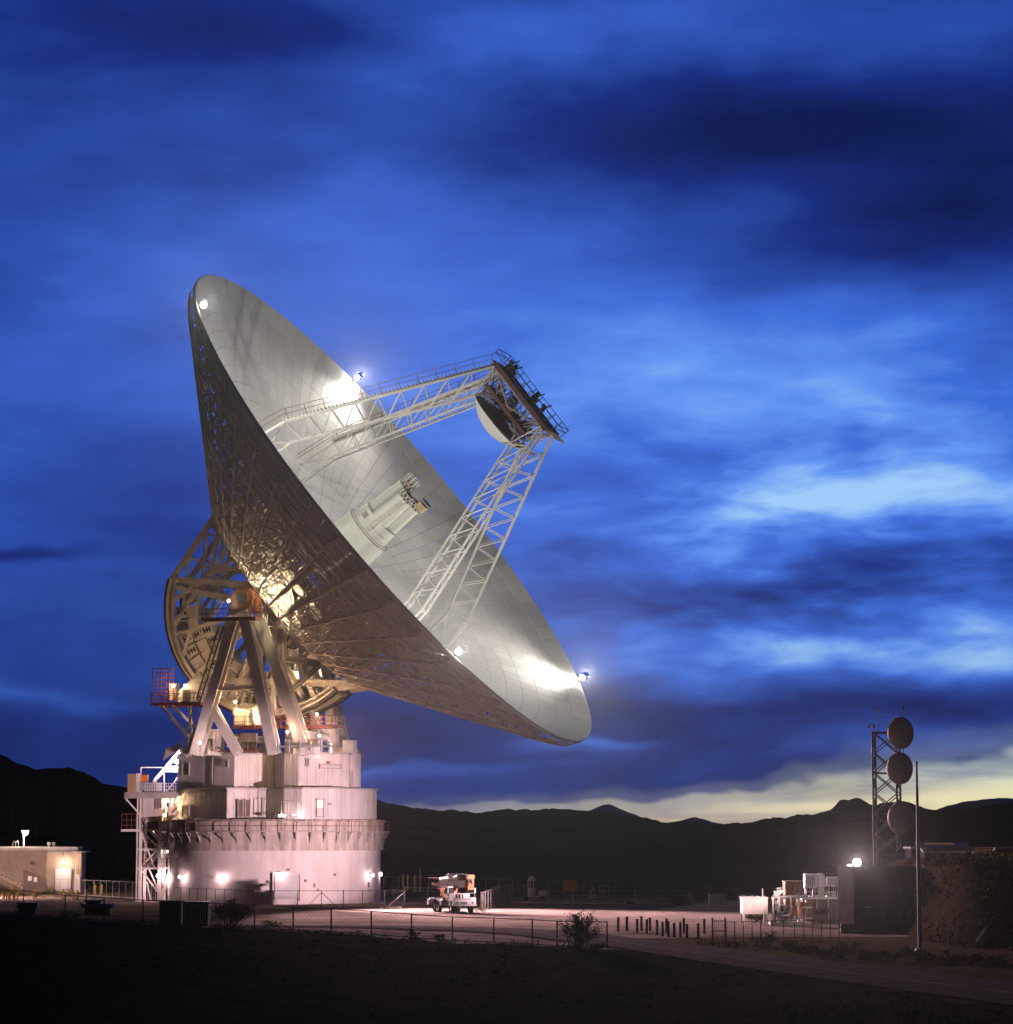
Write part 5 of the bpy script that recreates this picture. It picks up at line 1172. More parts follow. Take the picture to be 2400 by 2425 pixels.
for k in range(1200):
    X = r.uniform(31, 48); Y = 180 + 52 * r.random() ** 1.6; tuft((X, Y, zbank(X, Y)), r.uniform(.2, .7), 14)
tag(L.build('desert_scrub', 'leaf_olive', None), 'low dry desert scrub scattered over the plain', 'scrub', kind='stuff')
# stones of the dark slope
r = random.Random(5); S = MB()
for k in range(900):
    X = r.uniform(-50, 30); Y = r.uniform(120, 206)
    if Y > interp(X, YB): continue
    S.ball((X, Y, zg(X, Y)), r.uniform(.06, .28), 5, 3, r.uniform(.7, 1.4), r.uniform(.7, 1.4), r.uniform(.4, .8))
tag(S.build('loose_stones', 'shaded_soil', None), 'loose dark stones strewn over the foreground slope', 'stones', kind='stuff')
# ------------------------------------------------------------------ crane truck
FC = gnd(1101, 2163); HD = RAD(18.0)
TKM = Matrix.Translation((FC.x, FC.y, 0)) @ Matrix.Rotation(HD, 4, 'Z')          # local -y is forward, towards the viewer
truck = thing('crane_truck', 'white mobile crane truck with orange boom head parked in the yard', 'truck', M=TKM)
def tb(name, m, mbx, par_=None, **k): return mbx.build(name, m, par_ or truck, local=True, **k)
b = MB(); b.box((0, 4.2, 0.98), (1.0, 7.6, .4)); b.box((0, 2.2, 1.3), (2.3, 2.6, .12)); b.box((-.1, 5.8, 1.32), (2.5, 3.8, .14)); tb('chassis', 'dark_steel', b)
b = MB(); b.add([(-1.2, 0, .75), (1.2, 0, .75), (1.2, 1.7, .75), (-1.2, 1.7, .75), (-1.2, 0, 1.35), (1.2, 0, 1.35), (1.2, 1.7, 1.45), (-1.2, 1.7, 1.45)], [(3, 2, 1, 0), (4, 5, 6, 7), (0, 1, 5, 4), (1, 2, 6, 5), (2, 3, 7, 6), (3, 0, 4, 7)])
b.box((-.35, .75, 1.68), (1.7, 1.4, .56)); b.box((.87, .6, 1.46), (.62, 1.1, .18)); body = tb('cab', 'white_paint', b)
b = MB(); b.box((-.55, .03, 1.67), (.78, .06, .42)); tb('windscreen', 'glass', b, body)
b = MB(); b.box((-.72, 0.0, 1.67), (.05, .09, .44)); b.box((-.38, 0, 1.67), (.16, .09, .34)); tb('window_bar', 'white_paint', b, body)
b = MB(); b.box((-.1, -.03, 1.02), (.7, .08, .26)); tb('grille', 'grey_blue', b, body)
b = MB(); b.tube((-.1, -.06, .93), (-.1, -.16, .93), .07, 8); tb('tow_eye', 'dark_steel', b, body)
for x in (-.98, -.78, .8, 1.0):
    b = MB(); b.tube((x, -.0, 1.03), (x, -.07, 1.03), .09, 10); tb('headlight', 'dark_steel' if abs(x) < .9 else 'galv', b, body)
b = MB(); b.box((0, -.06, .78), (2.44, .14, .14)); tb('bumper', 'white_paint', b)
for x in (-1.0, 1.0):
    for y in (1.2, 5.6, 6.9):
        b = MB(); b.lathe([(.3, -.17), (.5, -.18), (.54, -.12), (.54, .12), (.5, .18), (.3, .17)], 20, Matrix.Translation((x, y, .54)) @ Matrix.Rotation(math.pi / 2, 4, 'Y'), closed=True); w = tb('wheel', 'rubber', b, smooth=True)
        b = MB(); b.lathe([(.02, -.1), (.3, -.12), (.3, .12), (.02, .1)], 14, Matrix.Translation((x, y, .54)) @ Matrix.Rotation(math.pi / 2, 4, 'Y')); tb('rim', 'galv', b, w)
for y in (3.4, 7.9):
    b = MB(); b.box((-1.3, y, .95), (.5, .4, .5)); b.beam((-1.4, y, 1.25), (-.7, y, .75), .3, .25); b.box((1.25, y, .95), (.4, .4, .5)); tb('outrigger', 'grey_blue', b)
b = MB(); b.lathe([(.8, 1.35), (.8, 1.6), (.05, 1.62)], 18, Matrix.Translation((0, 5.0, 0))); b.box((-.1, 5.2, 2.0), (1.3, 1.8, .8)); b.beam((-.3, 4.4, 1.7), (-.2, 2.6, 2.5), .3); tb('turntable', 'orange_paint', b)
bm = MB(); bm.beam((-.35, 7.2, 2.55), (.5, .4, 2.95), .72, .68); boom = tb('boom', 'white_paint', bm)
b = MB(); b.beam((-.55, 6.4, 3.25), (.1, 1.4, 3.55), .5, .5); b.tube((-.7, 6.0, 3.2), (-.1, 1.6, 3.45), .26, 10); tb('boom_cylinder', 'galv', b, boom)
b = MB()
for j in range(5): P0 = V((-.3 + j * .12, 5.8 - j, 3.6)); b.path([P0, P0 + V((.2, -.8, .25)), P0 + V((.35, -1.8, -.1)), P0 + V((.4, -2.4, -.75))], .06, 5)
b.box((-.6, 3.2, 3.72), (.3, 2.2, .1)); b.box((0, 1.6, 3.7), (.6, .5, .2)); tb('hose', 'rubber', b, boom)
b = MB(); b.box((.62, .25, 3.05), (.62, .7, 1.5)); b.box((.62, -.15, 3.6), (.7, .2, .3)); hd = tb('boom_head', 'orange_paint', b, boom); b = MB(); b.box((.55, -.14, 3.25), (.4, .12, .5)); tb('head_socket', 'dark_steel', b, boom)
b = MB(); b.beam((-.7, 8.9, 2.75), (-.4, 6.6, 2.65), .3, .3); b.box((-.85, 8.6, 3.35), (.9, .3, .12)); b.beam((-.9, 8.4, 3.3), (-.5, 6.4, 3.3), .12); tb('boom_tail', 'rust', b, boom)
b = MB(); b.box((-.75, 2.8, 2.05), (.75, 1.3, 1.1)); oc = tb('operator_cab', 'white_paint', b); b = MB(); b.box((-.75, 2.12, 2.2), (.6, .05, .6)); b.box((-1.14, 2.8, 2.2), (.05, 1.0, .6)); tb('window', 'glass', b, oc)
b = MB()
for x in (-1.1, .6, 1.15): b.tube((x, .3, 1.45), (x, .3, 2.2 if x > 1 else 2.0), .025, 5)
b.tube((.6, .3, 1.98), (1.15, .3, 1.98), .025, 5); tb('handrail', 'white_paint', b); b = MB(); b.box((1.17, .3, 2.25), (.13, .13, .45)); tb('mirror', 'white_paint', b)
for x in (-1.22, 1.22):
    b = MB(); b.box((x, 1.2, 1.18), (.1, 1.25, .1)); b.beam((x, .55, 1.15), (x, .5, .8), .1); b.beam((x, 1.85, 1.15), (x, 1.9, .8), .1); tb('mudguard', 'dark_steel', b)
    b = MB(); b.box((x * .98, 3.6, 1.05), (.35, 1.3, .55)); tb('tool_box', 'grey_blue', b)
for k in range(5): b = MB(); b.box((-.1, -.08, .93 + .045 * k), (.66, .03, .015)); tb('grille_bar', 'dark_steel', b, body)
b = MB(); b.box((-.95, -.04, 1.52), (.3, .03, .09)); tb('plate', 'dark_steel', b, body)
b = MB(); b.path([V((.75, .6, 2.5)), V((.9, .9, 2.2)), V((.5, 2.6, 2.0)), V((.1, 4.4, 2.2))], .03, 5); b.path([V((.5, .4, 2.3)), V((.5, .35, 1.95))], .02, 5); b.ball((.5, .35, 1.88), .1, 7, 5); tb('hook_line', 'rubber', b)
b = MB(); b.tube((.95, 2.1, 1.4), (.95, 2.1, 2.6), .06, 8); tb('exhaust', 'dark_steel', b)

# ------------------------------------------------------------------ things about the yard
def place(name, label, cat, x, y, group=None, rz=0.0):
    p = gnd(x, y); return thing(name, label, cat, (p.x, p.y, 0), rz, group)
gp = place('gate_post', 'white control box on twin gate posts right of the crane truck', 'gate post', 1143, 2152)
b = MB()
for x in (-.12, .16): b.tube((x, 0, -.2), (x, 0, 1.75), .05, 6)
b.build('post', 'fence_light', gp, local=True); b = MB(); b.box((.0, -.1, 1.1), (.36, .22, .5)); b.box((0, -.1, 1.42), (.26, .2, .18)); b.build('control_box', 'white_paint', gp, local=True)
ki = place('sentry_kiosk', 'small white windowed kiosk with tapered roof on a trailer', 'kiosk', 1260, 2132)
oct_ = lambda r, z: [(r * math.cos(math.pi / 8 + k * math.pi / 4), r * math.sin(math.pi / 8 + k * math.pi / 4), z) for k in range(8)]
def loft(mb, rings):
    n = len(rings[0]); P = [p for r_ in rings for p in r_]; F = [(i * n + k, i * n + (k + 1) % n, (i + 1) * n + (k + 1) % n, (i + 1) * n + k) for i in range(len(rings) - 1) for k in range(n)]
    F += [tuple(range(n - 1, -1, -1)), tuple(range((len(rings) - 1) * n, len(rings) * n))]; mb.add(P, F)
b = MB(); loft(b, [oct_(.52, .35), oct_(.52, 1.5)]); b.build('cabin', 'white_paint', ki, local=True)
b = MB(); loft(b, [oct_(.47, 1.5), oct_(.47, 2.3)]); b.build('window', 'glass', ki, local=True)
b = MB()
for q in oct_(.5, 0): b.beam((q[0], q[1], 1.5), (q[0], q[1], 2.3), .08)
b.build('mullion', 'white_paint', ki, local=True); b = MB(); loft(b, [oct_(.6, 2.3), oct_(.56, 2.4), oct_(.34, 2.8), oct_(.3, 2.84)]); b.build('roof', 'white_paint', ki, local=True)
b = MB(); b.box((.5, .1, .45), (2.6, 1.0, .14)); b.box((1.25, 0, .8), (.9, .8, .65)); b.beam((1.6, 0, .5), (2.0, 0, 1.2), .1); b.build('trailer', 'white_paint', ki, local=True)
for x in (-.7, 1.3):
    b = MB(); b.lathe([(.02, -.1), (.28, -.1), (.28, .1), (.02, .1)], 14, Matrix.Translation((x, -.5, .28)) @ Matrix.Rotation(math.pi / 2, 4, 'X')); b.build('wheel', 'rubber', ki, local=True)
oc = place('orange_container', 'orange metal container standing alone at the back of the yard', 'container', 1351, 2124)
b = MB(); b.box((0, .9, 1.05), (1.78, 1.8, 1.9)); b.build('body', 'orange_paint', oc, local=True); b = MB(); b.box((0, -.02, .45), (1.84, .06, .7)); b.build('lower_panel', 'red_paint', oc, local=True); b = MB(); b.box((0, .9, 2.03), (1.86, 1.9, .08)); b.box((0, .9, .05), (1.7, 1.7, .12)); b.build('edge_frame', 'orange_paint', oc, local=True)
st = place('a_frame_stand', 'small white A-frame stand right of the orange container', 'stand', 1404, 2127); b = MB()
for x in (-.45, .45): b.beam((x, 0, 0), (.0, 0, 1.25), .07); b.beam((x, .5, 0), (0, .2, 1.25), .07)
b.beam((-.3, 0, .4), (.3, 0, .4), .06); b.beam((-.65, 0, .04), (.6, 0, .04), .1); b.build('frame', 'white_paint', st, local=True); b = MB(); b.box((0, .1, 1.3), (.25, .3, .1)); b.build('head', 'white_paint', st, local=True)
rk = place('yellow_rack', 'yellow tubular rack beside the white A-frame stand', 'rack', 1432, 2128); b = MB()
for x in (-.55, .55):
    for y in (0, .6): b.tube((x, y, 0), (x, y, 1.5), .035, 6)
for z in (.2, .85, 1.5): 
    for y in (0, .6): b.tube((-.55, y, z), (.55, y, z), .03, 5)
b.build('frame', 'yellow_paint', rk, local=True); b = MB(); b.box((0, .3, .2), (1.1, .6, .08)); b.build('shelf', 'yellow_paint', rk, local=True)
cf = place('cable_fence', 'low pale post and cable barrier along the back of the gravel yard', 'barrier', 1358, 2139)
pts = [gnd(x, 2139.5) for x in (1302, 1358, 1431, 1504, 1574, 1636)]
for p in pts: b = MB(); b.tube(p - V((0, 0, .2)), p + V((0, 0, 1.5)), .055, 6); b.build('post', 'fence_light', cf)
b = MB()
for h in (1.35, .9): b.path([p + V((0, 0, h)) for p in pts], .02, 4)
b.build('cable', 'fence_light', cf)
mb = MB(); A, B = gnd(1212, 2139), gnd(1670, 2144); mb.beam(A + V((0, .8, .05)), B + V((0, .8, .05)), .5, .16); struct('kerb', mb, 'concrete')
cr = place('wire_crate', 'tan slatted crate standing at the yard kerb', 'crate', 1569, 2147)
b = MB()
for x in (-.62, .62):
    for y in (0, .9): b.box((x, y, .52), (.07, .07, 1.05))
b.build('corner_post', 'tan_paint', cr, local=True); 
for k in range(7): b = MB(); b.box((0, -.02, .2 + .13 * k), (1.26, .03, .09)); b.box((0, .92, .2 + .13 * k), (1.26, .03, .09)); b.build('slat', 'tan_paint', cr, local=True)
b = MB(); b.box((0, .45, .12), (1.2, .86, .06)); b.build('floor', 'tan_paint', cr, local=True)
db = place('steel_skip', 'dark brown steel skip beside the tan crate', 'skip', 1606, 2146); b = MB(); loft(b, [[(-.7, 0, .12), (.75, 0, .12), (.75, 1, .12), (-.7, 1, .12)], [(-.95, -.1, .92), (.9, -.1, .92), (.9, 1.1, .92), (-.95, 1.1, .92)]]); b.build('body', 'rust', db, local=True); b = MB(); b.beam((-.98, -.12, .95), (.93, -.12, .95), .08); b.box((.2, -.1, .2), (.3, .08, .2)); b.build('rim', 'rust', db, local=True); b = MB(); b.box((1.05, .6, .6), (.5, .6, .9)); b.build('side_box', 'blue_metal', db, local=True)
for k, (x, lab) in enumerate(((1632.5, 'short yellow post behind the kerb, left of two'), (1641, 'short yellow post behind the kerb, right of two'))):
    p = gnd(x, 2136); b = MB(); b.tube((0, 0, -.1), (0, 0, 1.05), .07, 8); o = b.build('yellow_marker_post', 'yellow_paint', None); o.location = p; tag(o, lab, 'post', 'yellow marker posts behind the kerb')
for x, y, w, lab in ((1701, 2143, 2.0, 'white tapered waste bin left of the white tank'), (1770, 2143, 1.9, 'bluish white waste bin half hidden behind the white tank')):
    wb_ = place('waste_bin', lab, 'bin', x, y, 'waste bins at the yard edge'); b = MB(); h = w / 2; loft(b, [[(-h * .93, 0, .1), (h * .93, 0, .1), (h * .93, 1.1, .1), (-h * .93, 1.1, .1)], [(-h, -.1, 1.1), (h, -.1, 1.1), (h, 1.2, 1.1), (-h, 1.2, 1.1)]]); b.build('body', 'white_paint' if x < 1750 else 'grey_blue', wb_, local=True)
    b = MB(); b.box((0, .55, 1.14), (w + .08, 1.4, .07)); b.build('lid', 'grey_blue', wb_, local=True); b = MB(); b.box((h - .25, .2, .05), (.15, .2, .12)); b.box((-h + .25, .2, .05), (.15, .2, .12)); b.build('foot', 'dark_steel', wb_, local=True)
for k, (x, y, w) in enumerate(((1465, 2141, .6), (1490, 2142, .7), (1500, 2142, .4))):
    p = gnd(x, y); b = MB(); b.ball((0, 0, .1), w * .5, 7, 4, 1.2, .9, .6); o = b.build('boulder', 'berm_soil', None); o.location = p; tag(o, ['round boulder on the kerb, left of three', 'largest boulder on the kerb, middle of three', 'smallest boulder on the kerb, right of three'][k], 'boulder', 'boulders on the kerb')
# low concrete pieces in the left yard
for k, (x0, x1, y0, y1, lab, m) in enumerate(((40, 88, 2138, 2152, 'dark flat trailer bed on the left crest', 'dark_steel'), (192, 268, 2141, 2150, 'long low concrete slab behind the near fence', 'concrete'), (198, 240, 2132, 2136, 'thin yellowish kerb block behind the near fence', 'tan_paint'))):
    Y = 216; P, Q = at(x0, y1, Y), at(x1, y0, Y); t = thing('concrete_block' if k else 'flat_trailer', lab, 'block' if k else 'trailer', ((P.x + Q.x) / 2, Y, P.z)); b = MB(); b.box(((P.x + Q.x) / 2, Y + .6, (P.z + Q.z) / 2), (Q.x - P.x, 1.2, Q.z - P.z)); b.build('slab', m, t)
    b = MB(); b.box(((P.x + Q.x) / 2, Y + .6, P.z - .3), ((Q.x - P.x) * .8, .9, .6)); b.build('base', 'dark_steel', t)
for k in range(4):
    p = gnd(905 + k * 13, 2152); b = MB(); b.beam((-.3, -.1, .08), (.3, .1, .08), .22, .16); o = b.build('kerb_stone', 'concrete', None); o.location = p; tag(o, f'short pale kerb stone lying left of the crane truck, {["first","second","third","fourth"][k]} from the left', 'kerb stone', 'kerb stones left of the crane truck')
sg = place('small_trailer', 'tiny white box on a stand behind the braced fence', 'box', 934, 2126); b = MB(); b.box((0, 0, .8), (.6, .4, .5)); b.build('box', 'white_paint', sg, local=True); b = MB(); b.tube((0, 0, 0), (0, 0, .6), .06, 6); b.box((0, 0, .05), (.5, .5, .08)); b.build('stand', 'galv', sg, local=True)
ys_ = place('yellow_sign', 'yellow board on a post behind the pale corner fence', 'sign', 1174, 2128); b = MB(); b.box((0, 0, 1.2), (.9, .08, .55)); b.build('board', 'yellow_paint', ys_, local=True); b = MB(); b.tube((.2, .08, 0), (.2, .08, 1.8), .05, 6); b.build('post', 'yellow_paint', ys_, local=True)

# ------------------------------------------------------------------ plant compound on the right
YR = 233.0
tk = thing('storage_tank', 'white rectangular tank on legs at the left of the pipe rack', 'tank', (at(1795, 2187, YR).x, YR, 0))
b = MB(); P, Q = at(1760, 2165, YR), at(1819, 2127, YR); b.box(((P.x + Q.x) / 2, YR + 1.3, (P.z + Q.z) / 2), (Q.x - P.x, 2.6, Q.z - P.z)); b.build('shell', 'white_paint', tk)
b = MB()
for x in (P.x + .08, Q.x - .1):
    for y in (YR + .05, YR + 2.5): b.box((x, y, .3), (.16, .16, P.z * 2))
b.build('leg', 'white_paint', tk); b = MB()
for k in range(4): x = P.x + (Q.x - P.x) * (k + .5) / 4; b.box((x, YR + .9, Q.z + .08), (.3, .3, .16))
b.tube((Q.x - .4, YR + .6, Q.z), (Q.x - .4, YR + .6, Q.z + .8), .06, 6); b.build('fitting', 'galv', tk); b = MB(); b.box(((P.x + Q.x) / 2, YR + 1.3, Q.z + .03), (Q.x - P.x + .1, 2.7, .07)); b.build('lid', 'white_paint', tk)
pr = thing('pipe_rack', 'steel pipe rack with valves and pumps right of the white tank', 'pipe rack', (at(1865, 2187, YR).x, YR, 0))
for x, w in ((1832, .14), (1846, .2), (1874, .15), (1893, .15)):
    for Y in (YR - .2, YR + 1.2): b = MB(); p = at(x, 2187, Y); b.box((p.x, Y, 1.15), (w, w, 2.4)); b.build('column', 'white_paint', pr)
b = MB(); A, B = at(1830, 2127, YR), at(1912, 2122, YR)
for j, (dy_, dz_, rr) in enumerate(((0, 0, .11), (.35, .05, .08), (.7, .0, .14), (1.0, -.1, .08))): b.tube(A + V((0, dy_, dz_)), B + V((0, dy_, dz_)), rr, 8)
b.build('pipe', 'galv', pr)
b = MB()
for x, y0, y1, rr in ((1836, 2110, 2187, .1), (1857, 2145, 2187, .12), (1863, 2155, 2187, .1), (1840, 2135, 2170, .09), (1850, 2127, 2187, .07)): b.tube(at(x, y1, YR + .3), at(x, y0, YR + .3), rr, 8)
b.build('riser', 'galv', pr)
for k, (x, y, s) in enumerate(((1842, 2116, .3), (1849, 2112, .22), (1838, 2121, .24), (1857, 2147, .26), (1862, 2158, .24), (1858, 2172, .3), (1838, 2168, .22))):
    b = MB(); p = at(x, y, YR + .2); b.ball(p, s, 8, 5, 1, 1, .8); b.tube(p, p + V((0, 0, s * 1.5)), .04, 5); b.tube(p + V((0, 0, s * 1.4)), p + V((0, 0, s * 1.55)), s * .6, 10); b.build('valve', 'white_paint' if k < 3 else 'galv', pr)
b = MB(); P = at(1868, 2187, YR); b.box((P.x + .2, YR + .4, .12), (3.6, 2.0, .24)); b.build('concrete_pad', 'concrete', pr); b = MB(); P = at(1860, 2178, YR); b.box((P.x + .3, YR, .55), (1.0, .6, .5)); b.tube((P.x - .3, YR, .7), (P.x + .9, YR, .55), .22, 8); b.build('pump', 'white_paint', pr)
op = thing('orange_shield', 'orange-red steel panel standing inside the pipe rack', 'panel', (at(1889, 2175, YR + 1).x, YR + 1.8, 0)); P, Q = at(1877, 2172, YR + 1.8), at(1903, 2136, YR + 1.8); b = MB(); b.box(((P.x + Q.x) / 2, YR + 1.8, (P.z + Q.z) / 2), (Q.x - P.x, .12, Q.z - P.z)); b.build('sheet', 'orange_paint', op); b = MB(); b.box((P.x, YR + 1.75, Q.z / 2), (.1, .15, Q.z + .1)); b.box((Q.x, YR + 1.75, Q.z / 2), (.1, .15, Q.z + .1)); b.build('post', 'rust', op)
va = thing('plant_building', 'low dark ribbed plant building with lit flat roof behind the right fence', 'building', (at(1960, 2180, 236).x, 236, 0))
P, Q = at(1904, 2178, 236), at(2021, 2129, 236); ribwall(va, (P.x, 236), (Q.x, 236), -.1, Q.z, 'louver', .9, 3); ribwall(va, (P.x, 242), (P.x, 236), -.1, Q.z, 'louver', 1.2); b = MB(); b.box(((P.x + Q.x) / 2, 239.1, Q.z + .06), (Q.x - P.x + .3, 6.6, .18)); b.build('roof', 'white_paint', va); b = MB(); b.box(((P.x + Q.x) / 2, 239.2, Q.z / 2), (Q.x - P.x - .2, 6, Q.z - .1)); b.build('inner_frame', 'bunker', va)
b = MB(); b.path([at(1935, 2129, 235.8), at(1935, 2157, 235.8), at(1941, 2157, 235.8)], .07, 6); b.path([at(1962, 2129, 235.8), at(1962, 2178, 235.8)], .07, 6); b.build('pipe', 'galv', va); b = MB(); b.box(at(1950, 2155, 235.7), (1.1, .3, .25)); b.build('shelf', 'dark_steel', va)
ZRF = Q.z + .15
ah = thing('air_handler', 'white boxy air handling unit with rounded duct on the plant roof', 'air handler', (at(1930, 2105, 237).x, 237, ZRF))
P, Q = at(1908, 2104, 236.6), at(1934, 2070, 236.6); b = MB(); b.box(((P.x + Q.x) / 2, 237.5, (P.z + Q.z) / 2), (Q.x - P.x, 1.8, Q.z - P.z)); b.build('casing', 'white_paint', ah); b = MB(); b.box(((P.x + Q.x) / 2, 236.58, (P.z + Q.z) / 2), (Q.x - P.x - .2, .06, Q.z - P.z - .25)); b.build('filter_panel', 'grey_blue', ah)
b = MB(); 
for x in (P.x + .15, Q.x - .15): b.box((x, 237.5, (P.z + ZRF) / 2), (.12, 1.6, P.z - ZRF))
b.build('stand', 'dark_steel', ah); P2, Q2 = at(1935, 2110, 237), at(1959, 2069, 237); b = MB(); Rr = (Q2.x - P2.x) / 2
b.lathe([(Rr, P2.z), (Rr, Q2.z - .5), (Rr * .8, Q2.z - .15), (Rr * .5, Q2.z), (.02, Q2.z + .02)], 18, Matrix.Translation(((P2.x + Q2.x) / 2, 238, 0))); b.build('duct', 'white_paint', ah, smooth=False)
P2, Q2 = at(1937, 2129, 236.5), at(1953, 2101, 236.5); b = MB(); b.lathe([(.3, P2.z), (.3, Q2.z), (.02, Q2.z + .05)], 14, Matrix.Translation(((P2.x + Q2.x) / 2, 236.9, 0))); b.build('drum', 'white_paint', ah)
sc_ = thing('equipment_screen', 'grey framed screen panels with pipes on the plant roof', 'screen', (at(1990, 2115, 238).x, 238, ZRF))
for x0, x1 in ((1959, 1988), (1989, 2021)):
    P, Q = at(x0, 2120, 239), at(x1, 2078, 239); b = MB(); b.box(((P.x + Q.x) / 2, 239, (P.z + Q.z) / 2), (Q.x - P.x - .05, .08, Q.z - P.z)); b.build('panel', 'grey_blue', sc_); b = MB()
    for x in (P.x, Q.x): b.box((x, 238.95, (ZRF + Q.z) / 2), (.1, .14, Q.z - ZRF + .1))
    b.box(((P.x + Q.x) / 2, 238.95, Q.z), (Q.x - P.x, .14, .1)); b.build('frame', 'white_paint', sc_)
b = MB(); b.tube(at(1953, 2107, 237.5), at(1990, 2106, 237.5), .28, 12); b.build('tank', 'dark_steel', sc_); b = MB()
for dy_ in (0, 4, 8): b.tube(at(1958, 2114 + dy_, 237), at(2022, 2110 + dy_ * 1.3, 237), .06, 6)
for k in range(4): b.ball(at(1962 + k * 14, 2117 + (k % 2) * 5, 236.9), .2, 7, 4)
b.build('pipe', 'white_paint', sc_)
ct = thing('shipping_container', 'yellowish corrugated shipping container behind the plant roof', 'container', (at(1885, 2120, 262).x, 262, 0)); P, Q = at(1861, 2147, 262), at(1912, 2089, 262)
ribwall(ct, (P.x, 262), (Q.x, 262), .2, Q.z, 'tan_siding', .62, 2); b = MB(); b.box(((P.x + Q.x) / 2, 263.3, (Q.z + .2) / 2), (Q.x - P.x, 2.4, Q.z - .25)); b.build('shell', 'tan_siding', ct); b = MB(); b.box(((P.x + Q.x) / 2, 263.2, Q.z + .04), (Q.x - P.x + .08, 2.6, .1)); b.build('roof', 'tan_siding', ct)
# small plant: conduits, brackets, hand rails and meters about the pipe rack and roof
r = random.Random(21)
for k in range(22):
    x = r.uniform(1832, 1912); y = r.uniform(2132, 2180); p = at(x, y, YR + r.uniform(-.3, 1.3)); q = p + (V((r.uniform(.4, 1.3), 0, 0)) if k % 3 == 0 else (V((0, 0, -min(p.z, r.uniform(.4, 1.4)))) if k % 3 == 1 else V((0, r.uniform(.5, 1.2), 0))))
    b = MB(); b.tube(p, q, r.uniform(.03, .07), 6); b.tube(p - (q - p).normalized() * .03, p + (q - p).normalized() * .03, .1, 8); b.build('conduit', r.choice(['galv', 'white_paint', 'dark_steel']), pr)
for k in range(9):
    p = at(r.uniform(1834, 1905), r.uniform(2140, 2178), YR - .25); b = MB(); b.box(p, (r.uniform(.2, .45), .2, r.uniform(.2, .5))); b.build('meter_box', r.choice(['galv', 'white_paint', 'louver', 'rust']), pr)
for k in range(14):
    p = at(r.uniform(1958, 2018), 2128, 236.4 + r.random() * 1.5); h = r.uniform(.3, 1.3); b = MB(); b.tube((p.x, p.y, ZRF), (p.x, p.y, ZRF + h), r.uniform(.03, .09), 6); b.tube((p.x, p.y, ZRF + h), (p.x + r.uniform(-.8, .8), p.y, ZRF + h), .04, 6); b.build('stub_pipe', r.choice(['galv', 'white_paint', 'dark_steel']), sc_)
b = MB(); A, B = at(1908, 2128, 235.9), at(2020, 2128, 235.9)
for k in range(11): x = A.x + (B.x - A.x) * k / 10; b.tube((x, A.y, ZRF), (x, A.y, ZRF + 1.0), .025, 5)
for h in (.5, 1.0): b.tube((A.x, A.y, ZRF + h), (B.x, A.y, ZRF + h), .022, 5)
b.build('roof_rail', 'white_paint', va)
for k in range(5): b = MB(); P = at(1910 + k * 5, 2072, 236.5); Q = at(1910 + k * 5, 2102, 236.5); b.beam(P, Q, .03); b.build('louvre_bar', 'dark_steel', ah)
# the bright flood light mast
FLP = at(2030, 2043, 228.0)
fm = thing('floodlight_mast', 'white ladder mast carrying the dazzling floodlight above the plant roof', 'floodlight', (FLP.x - .6, 228, 0))
b = MB()
for x in (FLP.x - .75, FLP.x - .4): b.beam((x, FLP.y, 0), (x, FLP.y, FLP.z - .2), .1)
for k in range(18): b.beam((FLP.x - .75, FLP.y, .3 + k * .28), (FLP.x - .4, FLP.y, .3 + k * .28), .05)
b.build('mast', 'white_paint', fm); b = MB(); b.beam((FLP.x - .75, FLP.y, FLP.z - .25), (FLP.x + .1, FLP.y, FLP.z - .25), .12); b.box((FLP.x, FLP.y + .1, FLP.z - .5), (.4, .4, .2)); b.build('crossarm', 'galv', fm)
b = MB(); b.ball(FLP, .34, 16, 10); b.build('bulb', 'lamp_white', fm)
lamp('SPOT', FLP + V((-.5, .3, 0)), 630000, (1.0, .67, .71), fm, (PC.x + 1, PC.y - 8, 9.5), 19, .9, .3)
lamp('POINT', FLP + V((0, 0, -.05)), 2700, (1.0, .72, .66), fm, radius=.45)
lamp('SPOT', FLP + V((-.4, -.1, -.2)), 30000, (1.0, .66, .62), fm, (FLP.x - 48, 258, 0), 50, .9, .4)
lamp('SPOT', FLP + V((0, -.5, 0)), 1250000, (1.0, .76, .72), fm, (0, 4, 8.0), 7, 1.0, .3)      # added beam with no head of its own, aimed at the camera for the halo
# bunker and brown cladding
bk = thing('bunker_building', 'dark block building behind the tall pole, beside the floodlight', 'building', (at(2080, 2250, 215).x, 215, -.4))
P, Q = at(2024, 2240, 216), at(2172, 2058, 216); b = MB(); b.box(((P.x + Q.x) / 2, 221, (Q.z - .5) / 2), (Q.x - P.x, 10, Q.z + .5)); b.build('wall', 'bunker', bk); b = MB(); b.box(((P.x + Q.x) / 2, 221, Q.z + .06), (Q.x - P.x + .3, 10.3, .16)); b.build('roof', 'bunker', bk)
wbox('side_panel', 'blue_metal', 2090, 2096, 2136, 2250, 215.7, .25, bk); wbox('door', 'door_brown', 2108, 2170, 2128, 2252, 215.55, .12, bk); wbox('pipe', 'galv', 2045, 2148, 2062, 2150, 215.6, .1, bk); wbox('pipe', 'galv', 2028, 2175, 2095, 2177, 215.6, .1, bk); wbox('ledge', 'bunker', 2024, 2178, 2136, 2186, 215.2, .8, bk)
bp_ = thing('brown_cladding', 'brown sheet cladding below the bunker ledge', 'cladding', (at(2060, 2250, 213).x, 213, -.4))
for k in range(5): wbox('sheet', 'brown_panel', 1992 + k * 20, 2188, 2011.4 + k * 20, 2249, 213 + .04 * (k % 2), .1, bp_)
